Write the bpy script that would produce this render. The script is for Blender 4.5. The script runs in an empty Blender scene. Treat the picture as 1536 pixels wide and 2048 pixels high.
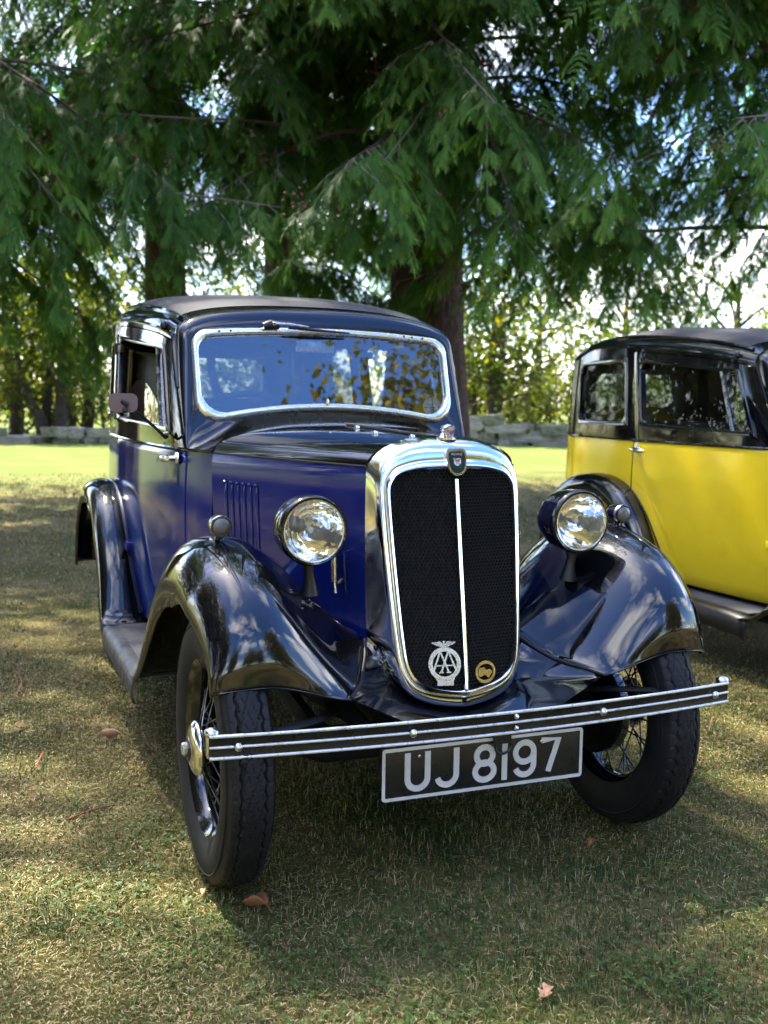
import bpy, bmesh, math, random
import numpy as np
from mathutils import Vector, Matrix, noise

R = math.radians
SC = bpy.context.scene
COL = SC.collection
rng = np.random.default_rng(7)
random.seed(7)

# ------------------------------------------------------------------ camera, sky, sun, exposure
CAMP = np.array([-1.161, -2.506, 1.197]); YAW, PIT, ROL, FPX = R(21.58), R(6.02), R(.79), 2107.9
cam_d = bpy.data.cameras.new('camera'); cam = bpy.data.objects.new('camera', cam_d); COL.objects.link(cam)
fw = Vector((math.sin(YAW)*math.cos(PIT), math.cos(YAW)*math.cos(PIT), -math.sin(PIT)))
rt = Vector((math.cos(YAW), -math.sin(YAW), 0)); up = rt.cross(fw)
r2 = rt*math.cos(ROL)+up*math.sin(ROL); u2 = -rt*math.sin(ROL)+up*math.cos(ROL)
cam.matrix_world = Matrix(((r2.x, u2.x, -fw.x, CAMP[0]), (r2.y, u2.y, -fw.y, CAMP[1]), (r2.z, u2.z, -fw.z, CAMP[2]), (0, 0, 0, 1)))
cam_d.sensor_fit = 'VERTICAL'; cam_d.sensor_height = 36; cam_d.lens = FPX/2048*36
cam_d.clip_start = .05; cam_d.clip_end = 2000
cam_d.dof.use_dof = True; cam_d.dof.focus_distance = 2.75; cam_d.dof.aperture_fstop = 4.4
SC.camera = cam

SUN = Vector((-.15, .49, .86)).normalized()           # towards the sun: behind the trees, high
world = bpy.data.worlds.new('World'); SC.world = world; world.use_nodes = True
nt = world.node_tree; nt.nodes.clear()
N = nt.nodes.new; L = nt.links.new
sky = N('ShaderNodeTexSky'); sky.sky_type = 'NISHITA'; sky.sun_disc = False
sky.sun_elevation = math.asin(SUN.z); sky.sun_rotation = math.atan2(SUN.x, SUN.y)
sky.air_density = 1.0; sky.dust_density = 1.2; sky.ozone_density = 3.0
tc = N('ShaderNodeTexCoord'); sep = N('ShaderNodeSeparateXYZ'); L(tc.outputs['Generated'], sep.inputs[0])
mz = N('ShaderNodeMath'); mz.operation = 'ADD'; mz.inputs[1].default_value = .18; L(sep.outputs[2], mz.inputs[0])
mzm = N('ShaderNodeMath'); mzm.operation = 'MAXIMUM'; mzm.inputs[1].default_value = .05; L(mz.outputs[0], mzm.inputs[0])
dv = N('ShaderNodeVectorMath'); dv.operation = 'DIVIDE'; cb = N('ShaderNodeCombineXYZ')
for i in range(3): L(mzm.outputs[0], cb.inputs[i])
L(tc.outputs['Generated'], dv.inputs[0]); L(cb.outputs[0], dv.inputs[1])
ofs = N('ShaderNodeVectorMath'); ofs.operation = 'ADD'; ofs.inputs[1].default_value = (2.3, 5.1, 0); L(dv.outputs[0], ofs.inputs[0])
cn = N('ShaderNodeTexNoise'); cn.inputs['Scale'].default_value = 1.35; cn.inputs['Detail'].default_value = 7; cn.inputs['Roughness'].default_value = .58
L(ofs.outputs[0], cn.inputs['Vector'])
cr_ = N('ShaderNodeValToRGB'); cr_.color_ramp.elements[0].position = .49; cr_.color_ramp.elements[1].position = .72
L(cn.outputs['Fac'], cr_.inputs[0])
hs = N('ShaderNodeHueSaturation'); hs.inputs['Saturation'].default_value = 1.25; hs.inputs['Hue'].default_value = .512; L(sky.outputs[0], hs.inputs['Color'])
hz = N('ShaderNodeMath'); hz.operation = 'GREATER_THAN'; hz.inputs[1].default_value = .02; L(sep.outputs[2], hz.inputs[0])
cm = N('ShaderNodeMath'); cm.operation = 'MULTIPLY'; L(cr_.outputs[0], cm.inputs[0]); L(hz.outputs[0], cm.inputs[1])
mx = N('ShaderNodeMix'); mx.data_type = 'RGBA'; L(cm.outputs[0], mx.inputs[0]); L(hs.outputs[0], mx.inputs[6]); mx.inputs[7].default_value = (11.5, 11.3, 11.0, 1)
bg = N('ShaderNodeBackground'); bg.inputs['Strength'].default_value = .15; L(mx.outputs[2], bg.inputs[0])
wo = N('ShaderNodeOutputWorld'); L(bg.outputs[0], wo.inputs[0])

sd = bpy.data.lights.new('sun', 'SUN'); sd.energy = 5; sd.angle = R(.55); sd.color = (1, .93, .80)
sun = bpy.data.objects.new('sun', sd); COL.objects.link(sun); sun.location = SUN*30
sun.rotation_euler = SUN.to_track_quat('Z', 'Y').to_euler()

SC.view_settings.view_transform = 'Standard'; SC.view_settings.look = 'None'; SC.view_settings.gamma = 1
SC.view_settings.exposure = 2.4
SC.render.engine = 'CYCLES'
SC.cycles.use_denoising = True
SC.cycles.use_adaptive_sampling = True; SC.cycles.adaptive_threshold = .03; SC.cycles.max_bounces = 6; SC.cycles.transparent_max_bounces = 12; SC.cycles.diffuse_bounces = 2; SC.cycles.glossy_bounces = 4
SC.cycles.sample_clamp_indirect = 6; SC.cycles.caustics_reflective = False; SC.cycles.caustics_refractive = False

# ------------------------------------------------------------------ materials
MATS = {}
class NT:
    def __init__(s, m): s.t = m.node_tree
    def n(s, typ, **kw):
        o = s.t.nodes.new(typ)
        for k, v in kw.items():
            if k in o.inputs: o.inputs[k].default_value = v
            else: setattr(o, k, v)
        return o
    def l(s, a, b): s.t.links.new(a, b)

def mat(name, col, rough=.5, metal=0, ior=1.5, coat=0, coat_rough=.03, spec=.5, bump=None, rvar=None, cvar=None, sub=0):
    m = bpy.data.materials.new(name); m.use_nodes = True; MATS[name] = m
    t = NT(m); b = t.t.nodes['Principled BSDF']
    b.inputs['Base Color'].default_value = (*col, 1); b.inputs['Roughness'].default_value = rough
    b.inputs['Metallic'].default_value = metal; b.inputs['IOR'].default_value = ior
    b.inputs['Coat Weight'].default_value = coat; b.inputs['Coat Roughness'].default_value = coat_rough
    b.inputs['Specular IOR Level'].default_value = spec
    co = t.n('ShaderNodeTexCoord')
    if bump:      # (scale, strength, distance, detail)
        nz = t.n('ShaderNodeTexNoise', Scale=bump[0], Detail=bump[3] if len(bump) > 3 else 3); t.l(co.outputs['Object'], nz.inputs['Vector'])
        bp = t.n('ShaderNodeBump', Strength=bump[1], Distance=bump[2]); t.l(nz.outputs['Fac'], bp.inputs['Height'])
        t.l(bp.outputs[0], b.inputs['Normal'])
        if coat: t.l(bp.outputs[0], b.inputs['Coat Normal'])
    if rvar:      # (scale, lo, hi)
        nz = t.n('ShaderNodeTexNoise', Scale=rvar[0], Detail=5); t.l(co.outputs['Object'], nz.inputs['Vector'])
        mr = t.n('ShaderNodeMapRange'); mr.inputs[1].default_value = .35; mr.inputs[2].default_value = .7
        mr.inputs[3].default_value = rvar[1]; mr.inputs[4].default_value = rvar[2]
        t.l(nz.outputs['Fac'], mr.inputs[0]); t.l(mr.outputs[0], b.inputs['Roughness'])
    if cvar:      # (scale, colour2, lo, hi)
        nz = t.n('ShaderNodeTexNoise', Scale=cvar[0], Detail=6, Roughness=.6); t.l(co.outputs['Object'], nz.inputs['Vector'])
        rp = t.n('ShaderNodeValToRGB'); rp.color_ramp.elements[0].position = cvar[2]; rp.color_ramp.elements[1].position = cvar[3]
        rp.color_ramp.elements[0].color = (*col, 1); rp.color_ramp.elements[1].color = (*cvar[1], 1)
        t.l(nz.outputs['Fac'], rp.inputs[0]); t.l(rp.outputs[0], b.inputs['Base Color'])
    return m

mat('black_paint', (.0030, .0032, .0042), .05, ior=1.66, bump=(2.2, .05, .02, 2), rvar=(9, .03, .10), cvar=(60, (.008, .008, .009), .55, .8))
mat('blue_paint', (.003, .011, .118), .08, ior=1.45, bump=(2.0, .05, .02, 2), rvar=(7, .04, .14))
mat('yellow_paint', (.84, .60, .020), .12, ior=1.5, bump=(2.0, .05, .02, 2), rvar=(7, .07, .18))
mat('satin_black', (.004, .004, .0045), .4, bump=(30, .1, .003))
mat('chassis_black', (.0035, .0035, .0035), .75)
mat('chrome', (.80, .79, .76), .09, metal=1, bump=(5, .04, .01, 2), rvar=(25, .05, .2))
mat('dull_chrome', (.66, .655, .63), .24, metal=1, rvar=(40, .14, .4), cvar=(35, (.42, .40, .36), .5, .75))
mat('silver_frame', (.80, .81, .80), .22, metal=.85, rvar=(30, .15, .32))
mat('bright_strip', (.72, .71, .66), .38, metal=.55, rvar=(60, .25, .5), cvar=(50, (.45, .42, .36), .55, .7))
mat('brass', (.50, .34, .11), .33, metal=1, rvar=(60, .25, .5), bump=(300, .3, .001), cvar=(80, (.30, .20, .07), .45, .7))
mat('badge_silver', (.72, .72, .70), .3, metal=.9, rvar=(80, .2, .45), bump=(220, .2, .001))
mat('green_enamel', (.004, .035, .03), .12, coat=1)
mat('red_enamel', (.55, .03, .03), .2, coat=1)
mat('plate_black', (.008, .008, .009), .28, rvar=(20, .2, .4))
mat('plate_silver', (.60, .60, .585), .42, metal=.3, rvar=(50, .3, .5))
mat('rubber', (.0065, .0065, .0075), .6, spec=.25, bump=(160, .12, .002), cvar=(14, (.015, .014, .013), .5, .75))
mat('rubber_mat', (.05, .05, .054), .55, bump=(90, .1, .002), cvar=(20, (.10, .095, .09), .5, .8))
mat('grey_edge', (.045, .045, .048), .45, spec=.35, rvar=(25, .35, .6), cvar=(18, (.028, .028, .028), .45, .75))
mat('roof_fabric', (.013, .0135, .017), .8, bump=(260, .35, .002), cvar=(12, (.020, .020, .024), .45, .7))
mat('leather_brown', (.055, .022, .013), .45, bump=(60, .2, .003), cvar=(9, (.085, .035, .02), .45, .7))
mat('headlining', (.10, .085, .07), .9, bump=(120, .2, .002))
mat('interior_dark', (.010, .009, .009), .8)
mat('steering_black', (.01, .01, .012), .3)
mat('mirror_back', (.13, .088, .085), .38, metal=.2, rvar=(30, .3, .5))
mat('bulb_glass', (.5, .48, .42), .15)
mat('paper', (.62, .60, .52), .7, cvar=(120, (.40, .44, .36), .45, .6))
mat('bark_red', (.060, .027, .017), .9, bump=(9, .9, .06, 8), cvar=(5, (.035, .016, .011), .4, .65))
mat('bark_grey', (.055, .040, .028), .9, bump=(10, .9, .05, 8), cvar=(6, (.025, .018, .014), .4, .65))
mat('twig_grey', (.16, .13, .10), .85, bump=(30, .5, .01))
mat('cone_brown', (.14, .040, .016), .8, cvar=(30, (.07, .022, .010), .4, .6))
mat('stone_pale', (.30, .275, .22), .9, bump=(14, .8, .03, 8), cvar=(4, (.15, .135, .105), .42, .66))
mat('stone_mossy', (.20, .185, .14), .92, bump=(14, .8, .03, 8), cvar=(5, (.07, .085, .03), .42, .62))
mat('dead_leaf', (.22, .085, .028), .65, bump=(40, .4, .004), cvar=(35, (.15, .06, .025), .42, .66))
mat('pale_leaf', (.36, .20, .10), .7, bump=(40, .4, .004), cvar=(30, (.24, .12, .06), .42, .66))
mat('red_stalk', (.22, .04, .02), .6)
mat('soil', (.06, .045, .03), .95)

def thin_glass(name, tint=(.93, .96, .97), ior=1.52, flute=0, rough=.0, boost=1.0, veil=None):
    m = bpy.data.materials.new(name); m.use_nodes = True; MATS[name] = m; t = NT(m); t.t.nodes.clear()
    o = t.n('ShaderNodeOutputMaterial'); tr = t.n('ShaderNodeBsdfTransparent'); tr.inputs[0].default_value = (*tint, 1)
    gl = t.n('ShaderNodeBsdfGlossy'); gl.inputs['Roughness'].default_value = rough; gl.inputs[0].default_value = (1, 1, 1, 1)
    ge = t.n('ShaderNodeNewGeometry'); dt = t.n('ShaderNodeVectorMath', operation='DOT_PRODUCT'); t.l(ge.outputs['Normal'], dt.inputs[0]); t.l(ge.outputs['Incoming'], dt.inputs[1])
    def mt(op, x, y):
        o_ = t.n('ShaderNodeMath', operation=op)
        for k, q in enumerate((x, y)):
            if q is None: continue
            if isinstance(q, (int, float)): o_.inputs[k].default_value = q
            else: t.l(q, o_.inputs[k])
        return o_.outputs[0]
    f0 = ((ior-1)/(ior+1))**2*boost; f5 = mt('POWER', mt('SUBTRACT', 1., mt('ABSOLUTE', dt.outputs['Value'], None)), 5.)
    fac = mt('ADD', f0, mt('MULTIPLY', 1-f0, f5)); mi = t.n('ShaderNodeMixShader')
    co = t.n('ShaderNodeTexCoord')
    t.l(fac, mi.inputs[0]); t.l(tr.outputs[0], mi.inputs[1]); t.l(gl.outputs[0], mi.inputs[2])
    last = mi
    if veil:      # pale diffuse film: dust on panes, painted-in brightness on the headlamp lens
        df = t.n('ShaderNodeBsdfDiffuse'); df.inputs[0].default_value = (.5, .5, .48, 1); m2 = t.n('ShaderNodeMixShader')
        nz = t.n('ShaderNodeTexNoise', Scale=6.0, Detail=6); t.l(co.outputs['Object'], nz.inputs['Vector'])
        mr = t.n('ShaderNodeMapRange'); mr.inputs[1].default_value = .3; mr.inputs[2].default_value = .75; mr.inputs[3].default_value = veil*.5; mr.inputs[4].default_value = veil*1.5
        t.l(nz.outputs['Fac'], mr.inputs[0]); t.l(mr.outputs[0], m2.inputs[0]); t.l(mi.outputs[0], m2.inputs[1]); t.l(df.outputs[0], m2.inputs[2]); last = m2
    t.l(last.outputs[0], o.inputs[0])
thin_glass('windscreen_glass', (.46, .52, .58), 1.9, veil=.004, boost=1.8)
thin_glass('window_glass', (.36, .40, .40), 1.38, veil=.003)
thin_glass('quarter_glass', (.30, .33, .33), 1.22)
thin_glass('lens_glass', (.96, .96, .94), 1.45, veil=.10)  # veil makes the lens look paler and brighter

def leaf_mat(name, ramp, trans=.35, rough=.55, spec=.3, tint=(1.0, 1.25, .45)):
    """foliage; the colour of each leaf comes from its own random value 'v'"""
    m = bpy.data.materials.new(name); m.use_nodes = True; MATS[name] = m; t = NT(m); b = t.t.nodes['Principled BSDF']
    at = t.n('ShaderNodeAttribute', attribute_name='v'); rp = t.n('ShaderNodeValToRGB')
    el = rp.color_ramp.elements
    while len(el) < len(ramp): el.new(.5)
    for e, (p, c) in zip(el, ramp): e.position = p; e.color = (*c, 1)
    t.l(at.outputs['Fac'], rp.inputs[0]); t.l(rp.outputs[0], b.inputs['Base Color']); b.inputs['Roughness'].default_value = rough
    b.inputs['Specular IOR Level'].default_value = spec
    if trans:
        tl = t.n('ShaderNodeBsdfTranslucent'); mu = t.n('ShaderNodeMix', data_type='RGBA', blend_type='MULTIPLY')
        mu.inputs[0].default_value = 1; t.l(rp.outputs[0], mu.inputs[6]); mu.inputs[7].default_value = (*tint, 1); t.l(mu.outputs[2], tl.inputs[0])
        mi = t.n('ShaderNodeMixShader'); mi.inputs[0].default_value = trans
        t.l(b.outputs[0], mi.inputs[1]); t.l(tl.outputs[0], mi.inputs[2]); t.l(mi.outputs[0], t.t.nodes['Material Output'].inputs[0])
    return m
leaf_mat('cypress_leaf', [(0, (.020, .050, .010)), (.4, (.055, .130, .022)), (.75, (.14, .255, .035)), (1, (.30, .42, .06))], .36, .6, .15, (.9, 1.2, .4))
leaf_mat('broad_leaf', [(0, (.036, .058, .008)), (.5, (.085, .105, .013)), (.85, (.155, .15, .018)), (1, (.21, .15, .02))], .55, .55, .25, (1.5, 1.5, .4))
leaf_mat('olive_leaf', [(0, (.06, .072, .012)), (.5, (.14, .135, .02)), (.85, (.24, .19, .03)), (1, (.28, .15, .03))], .3, .55, .25, (1.4, 1.3, .4))
leaf_mat('grass_blade', [(0, (.022, .055, .010)), (.35, (.065, .115, .018)), (.55, (.15, .140, .035)), (.75, (.27, .205, .085)), (1, (.50, .39, .21))], .25, .55, .25, (1.1, 1.2, .5))

# lawn sheet: soil, thatch and worn green, all by noise
def lawn_material():
    m = bpy.data.materials.new('lawn'); m.use_nodes = True; MATS['lawn'] = m; t = NT(m); b = t.t.nodes['Principled BSDF']
    co = t.n('ShaderNodeTexCoord')
    def nz(s, d=6, r=.6):
        o = t.n('ShaderNodeTexNoise', Scale=s, Detail=d, Roughness=r); t.l(co.outputs['Object'], o.inputs['Vector']); return o.outputs['Fac']
    def ramp(f, e):
        o = t.n('ShaderNodeValToRGB'); el = o.color_ramp.elements
        while len(el) < len(e): el.new(.5)
        for q, (p, c) in zip(el, e): q.position = p; q.color = (*c, 1)
        t.l(f, o.inputs[0]); return o.outputs[0]
    a = ramp(nz(.9), [(.32, (.070, .082, .016)), (.5, (.155, .125, .042)), (.7, (.29, .215, .095))])
    f = ramp(nz(45, 8, .75), [(.3, (.25, .25, .25)), (.5, (.75, .75, .75)), (.72, (1.6, 1.6, 1.6))])
    mu = t.n('ShaderNodeMix', data_type='RGBA', blend_type='MULTIPLY'); mu.inputs[0].default_value = 1
    sp = t.n('ShaderNodeSeparateXYZ'); t.l(co.outputs['Object'], sp.inputs[0]); mr = t.n('ShaderNodeMapRange'); t.l(sp.outputs[1], mr.inputs[0])
    mr.inputs[1].default_value = 9.5; mr.inputs[2].default_value = 15; mr.inputs[4].default_value = .7; mg = t.n('ShaderNodeMix', data_type='RGBA')   # the lawn further back is greener
    t.l(mr.outputs[0], mg.inputs[0]); t.l(a, mg.inputs[6]); mg.inputs[7].default_value = (.13, .19, .03, 1)
    t.l(mg.outputs[2], mu.inputs[6]); t.l(f, mu.inputs[7]); t.l(mu.outputs[2], b.inputs['Base Color']); b.inputs['Roughness'].default_value = .95
    b.inputs['Specular IOR Level'].default_value = .1
    bp = t.n('ShaderNodeBump', Strength=.8, Distance=.03); t.l(nz(60, 8, .8), bp.inputs['Height']); t.l(bp.outputs[0], b.inputs['Normal'])
lawn_material()

# ------------------------------------------------------------------ helpers
def M(n): return MATS[n]
def link(name, me, mt=None, parent=None, smooth=40):
    if mt is not None and not me.materials:
        for q in (mt if isinstance(mt, (list, tuple)) else [mt]): me.materials.append(M(q))
    if smooth:
        me.polygons.foreach_set('use_smooth', [True]*len(me.polygons))
        if smooth < 180: me.set_sharp_from_angle(angle=R(smooth))
    o = bpy.data.objects.new(name, me); COL.objects.link(o)
    if parent is not None: o.parent = parent
    return o
class MB:
    def __init__(s): s.v = []; s.f = []; s.mi = []
    def add(s, v, f, mi=0):
        o = len(s.v); s.v += [tuple(map(float, p)) for p in v]; s.f += [tuple(i+o for i in q) for q in f]; s.mi += [mi]*len(f); return s
    def build(s, name, mt, parent=None, smooth=40):
        me = bpy.data.meshes.new(name); me.from_pydata(s.v, [], s.f)
        o = link(name, me, mt, parent, smooth)
        if any(s.mi): me.polygons.foreach_set('material_index', s.mi)
        return o
def grid(P, cu=False, cv=False, skip=None):
    P = np.asarray(P, float); a, b = P.shape[:2]; f = []
    for i in range(a if cu else a-1):
        for j in range(b if cv else b-1):
            if skip and skip(i, j): continue
            f.append((i*b+j, ((i+1) % a)*b+j, ((i+1) % a)*b+(j+1) % b, i*b+(j+1) % b))
    return P.reshape(-1, 3), f
def tube(path, rad, n=8, closed=False, caps=True, flat=1.0):
    P = np.asarray(path, float); m = len(P); rad = np.broadcast_to(rad, (m,))
    T = np.gradient(P, axis=0) if not closed else np.roll(P, -1, 0)-np.roll(P, 1, 0)
    T /= np.maximum(np.linalg.norm(T, axis=1, keepdims=True), 1e-9)
    ref = np.array([0, 0, 1.]) if abs(T[:, 2]).mean() < .85 else np.array([0, 1., 0])
    G = []
    for p, t, r in zip(P, T, rad):
        a = np.cross(t, ref); a /= max(np.linalg.norm(a), 1e-9); b = np.cross(a, t)
        G.append([p+r*(math.cos(q)*a+flat*math.sin(q)*b) for q in np.linspace(0, 2*math.pi, n, endpoint=False)])
    v, f = grid(G, closed, True)
    if not closed and caps: f += [tuple(range(n))[::-1], tuple((m-1)*n+i for i in range(n))]
    return v, f
def lathe(prof, c, axis, n=32, ref=None, capa=False, capb=False):
    """prof: list of (radius, along) ; axis unit vector from c"""
    ax = np.array(axis, float); ax /= np.linalg.norm(ax); c = np.array(c, float)
    rf = np.array([0, 0, 1.]) if abs(ax[2]) < .9 else np.array([0, 1., 0])
    a = np.cross(ax, rf); a /= np.linalg.norm(a); b = np.cross(ax, a)
    G = [[c+ax*h+r*(math.cos(q)*a+math.sin(q)*b) for q in np.linspace(0, 2*math.pi, n, endpoint=False)] for r, h in prof]
    v, f = grid(G, False, True)
    if capa: f.append(tuple(range(n)))
    if capb: f.append(tuple((len(prof)-1)*n+i for i in range(n))[::-1])
    return v, f
def box(c, s, bev=.0):
    x, y, z = np.array(s)/2; c = np.array(c)
    if not bev:
        v = [c+np.array((a*x, b*y, d*z)) for a in(-1, 1) for b in(-1, 1) for d in(-1, 1)]
        return v, [(0, 1, 3, 2), (4, 6, 7, 5), (0, 4, 5, 1), (2, 3, 7, 6), (0, 2, 6, 4), (1, 5, 7, 3)]
    bm = bmesh.new(); bmesh.ops.create_cube(bm, size=1)
    for q in bm.verts: q.co = Vector((q.co.x*s[0], q.co.y*s[1], q.co.z*s[2]))
    bmesh.ops.bevel(bm, geom=bm.edges[:], offset=bev, segments=2, affect='EDGES', profile=.6)
    bm.verts.index_update(); v = [np.array(q.co)+c for q in bm.verts]; f = [tuple(q.index for q in p.verts) for p in bm.faces]; bm.free(); return v, f
def pchip(xs, ys):
    xs = np.array(xs, float); ys = np.array(ys, float); h = np.diff(xs); d = np.diff(ys)/h; m = np.zeros_like(ys)
    for i in range(1, len(xs)-1):
        if d[i-1]*d[i] > 0:
            w1 = 2*h[i]+h[i-1]; w2 = h[i]+2*h[i-1]; m[i] = (w1+w2)/(w1/d[i-1]+w2/d[i])
    m[0] = d[0]; m[-1] = d[-1]
    def f(x):
        x = np.clip(np.asarray(x, float), xs[0], xs[-1]); k = np.clip(np.searchsorted(xs, x)-1, 0, len(h)-1); t = (x-xs[k])/h[k]
        return ys[k]*(1+2*t)*(1-t)**2+h[k]*m[k]*t*(1-t)**2+ys[k+1]*t*t*(3-2*t)+h[k]*m[k+1]*t*t*(t-1)
    return f
def spline(P, n, closed=False):
    """Catmull-Rom through P, n samples evenly by chord"""
    P = np.asarray(P, float)
    Q = np.vstack([P[-1], P, P[0], P[1]]) if closed else np.vstack([2*P[0]-P[1], P, 2*P[-1]-P[-2]])
    out = []
    for i in range(1, len(Q)-2):
        a, b, c, d = Q[i-1:i+3]
        for t in np.linspace(0, 1, 24, endpoint=False):
            out.append(.5*(2*b+(c-a)*t+(2*a-5*b+4*c-d)*t*t+(3*b-a-3*c+d)*t**3))
    if not closed: out.append(P[-1])
    else: out.append(out[0])
    return resample(out, n, closed)
def resample(P, n, closed=False):
    P = np.asarray(P, float); s = np.r_[0, np.cumsum(np.linalg.norm(np.diff(P, axis=0), axis=1))]
    q = np.linspace(0, s[-1], n+1)[:-1] if closed else np.linspace(0, s[-1], n)
    return np.stack([np.interp(q, s, P[:, k]) for k in range(P.shape[1])], 1)
def rrect(x0, x1, z0, z1, r, n=6):
    o = []
    for cx, cz, a in ((x1-r, z1-r, 0), (x0+r, z1-r, 90), (x0+r, z0+r, 180), (x1-r, z0+r, 270)):
        for q in np.linspace(a, a+90, n): o.append((cx+r*math.cos(R(q)), cz+r*math.sin(R(q))))
    return np.array(o)
def ribbon(path, w, d, closed=False, z=0.):
    """flat stroke of width w in the x-y plane raised to z+d"""
    P = np.asarray(path, float); m = len(P)
    T = np.gradient(P, axis=0) if not closed else np.roll(P, -1, 0)-np.roll(P, 1, 0)
    if m > 2 and not closed:
        T[0] = P[1]-P[0]; T[-1] = P[-1]-P[-2]
    T /= np.linalg.norm(T, axis=1, keepdims=True); Nn = np.stack([-T[:, 1], T[:, 0]], 1)
    k = np.ones(m)
    for i in range(m):
        if 0 < i < m-1 or closed:
            e = P[(i+1) % m]-P[i]; e /= np.linalg.norm(e); k[i] = 1/max(.5, abs(-e[1]*Nn[i, 0]+e[0]*Nn[i, 1]))
    w = np.broadcast_to(w, (m,))
    A = P+Nn*(w*k/2)[:, None]; B = P-Nn*(w*k/2)[:, None]
    G = [[(*A[i], z), (*A[i], z+d), (*B[i], z+d), (*B[i], z)] for i in range(m)]
    v, f = grid(G, closed, True)
    if not closed: f += [(0, 1, 2, 3), tuple((m-1)*4+i for i in (3, 2, 1, 0))]
    return v, f
def extr(outline, d, z=0.):
    n = len(outline); v = [(*p, z) for p in outline]+[(*p, z+d) for p in outline]
    return v, [tuple(range(n))[::-1], tuple(range(n, 2*n))]+[(i, (i+1) % n, n+(i+1) % n, n+i) for i in range(n)]
def xf(v, mtx): return [tuple(mtx @ Vector(p)) for p in v]
def facing(c, right=(1, 0, 0), upv=(0, 0, 1)):
    """local x-y drawing -> upright panel at c, +z towards the viewer in front"""
    r = Vector(right).normalized(); u = Vector(upv).normalized(); n = r.cross(u)
    return Matrix(((r.x, u.x, n.x, c[0]), (r.y, u.y, n.y, c[1]), (r.z, u.z, n.z, c[2]), (0, 0, 0, 1)))
def empty(name, loc=(0, 0, 0)):
    o = bpy.data.objects.new(name, None); COL.objects.link(o); o.location = loc; o.empty_display_size = .2; return o
def tag(o, label=None, cat=None, group=None, kind=None):
    for k, v in (('label', label), ('category', cat), ('group', group), ('kind', kind)):
        if v: o[k] = v
    return o
def arc(cx, cy, rx, ry, a0, a1, n=12): return [(cx+rx*math.cos(R(a)), cy+ry*math.sin(R(a))) for a in np.linspace(a0, a1, n)]
def solid(o, th, off=-1):
    md = o.modifiers.new('thickness', 'SOLIDIFY'); md.thickness = th; md.offset = off; return o

# ------------------------------------------------------------------ ground
def make_ground():
    n = 60; xs = np.sign(np.linspace(-1, 1, n))*np.abs(np.linspace(-1, 1, n))**3*400
    G = [[(x, y, .12*noise.noise(Vector((x*.05, y*.05, 0)))*min(1, max(0, (math.hypot(x-1, y-1)-7)/12))) for y in xs] for x in xs]
    mb = MB(); mb.add(*grid(G)); o = mb.build('lawn', 'lawn'); tag(o, kind='structure', label='short parched lawn under the cars and trees')
make_ground()

# ------------------------------------------------------------------ the vintage saloon (used for both cars)
hb = pchip([.02, .72, .85, 1.1, 1.5, 2.0, 2.4, 2.65, 2.8], [.213, .452, .497, .54, .568, .578, .565, .535, .49])
zg = pchip([.9, 1.08, 1.28, 1.53, 1.97, 2.41, 2.72], [1.385, 1.405, 1.443, 1.473, 1.512, 1.528, 1.475])
zc = pchip([1.0, 1.12, 1.3, 1.7, 2.1, 2.5, 2.72], [1.485, 1.505, 1.548, 1.60, 1.622, 1.61, 1.565])
fzl = pchip([.30, .40, .6, .85, 1.03], [.93, .965, .995, 1.0, .985])
BELT = 1.03; YR = 2.72
def yfront(v): return .90+.20*min(1, v)
def side_pt(u, v, s, off=0.):
    """v 0..1 belt to gutter, u 0..1 front pillar to rear corner; s = -1 / +1 side"""
    y = yfront(v)+(YR-yfront(v))*u; g = float(zg(y)); z = BELT+(g-BELT)*v
    x = float(hb(y))*(.985-.05*max(v, 0)**1.3)+off
    return (s*x, y, z)
def roof_pt(u, a, s):
    yf = 1.10+.04*a; y = yf+(YR-yf)*u; g = float(zg(y)); c = float(zc(y)); hg = float(hb(y))*.935
    q = a*math.pi/2
    return (s*hg*math.cos(q)**.72, y, g+(c-g)*math.sin(q)**.85)
UD0 = .004
def wsy(z): return .946+(z-1.132)*.294
def ws_loop(inset=0., n_side=24, n_top=40, n_bot=40):
    """windscreen opening, returned as four runs left, top, right, bottom (on the raked plane)"""
    zb = lambda x: 1.163-.26*x*x; zt = lambda x: 1.442-.11*x*x
    hw = .462-inset; rb, rt_ = .075, .055; pts = []
    def P(x, z): return (x, wsy(z), z)
    def corner(cx, cz, r, a0, a1): return [P(cx+r*math.cos(R(a)), cz+r*math.sin(R(a))) for a in np.linspace(a0, a1, 8)]
    zbl = zb(hw-rb)+inset; ztl = zt(hw-rt_)-inset
    BLc = (-hw+rb, zbl+rb); TLc = (-hw+rt_, ztl-rt_)
    left = corner(*BLc, rb-.0, 225, 180)+[P(-hw, z) for z in np.linspace(BLc[1], TLc[1], 8)[1:-1]]+corner(*TLc, rt_, 180, 135)
    top = corner(*TLc, rt_, 135, 90)+[P(x, zt(x)-inset) for x in np.linspace(TLc[0], -TLc[0], 24)[1:-1]]+[(-a, b, c) for a, b, c in corner(*TLc, rt_, 90, 135)]
    right = [(-a, b, c) for a, b, c in left[::-1]]
    bl = corner(*BLc, rb, 225, 270)
    bot = [(-a, b, c) for a, b, c in bl]+[P(x, zb(x)+inset) for x in np.linspace(-BLc[0], BLc[0], 24)[1:-1]]+bl[::-1]
    return resample(left, n_side), resample(top, n_top), resample(right, n_side), resample(bot, n_bot)

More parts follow.
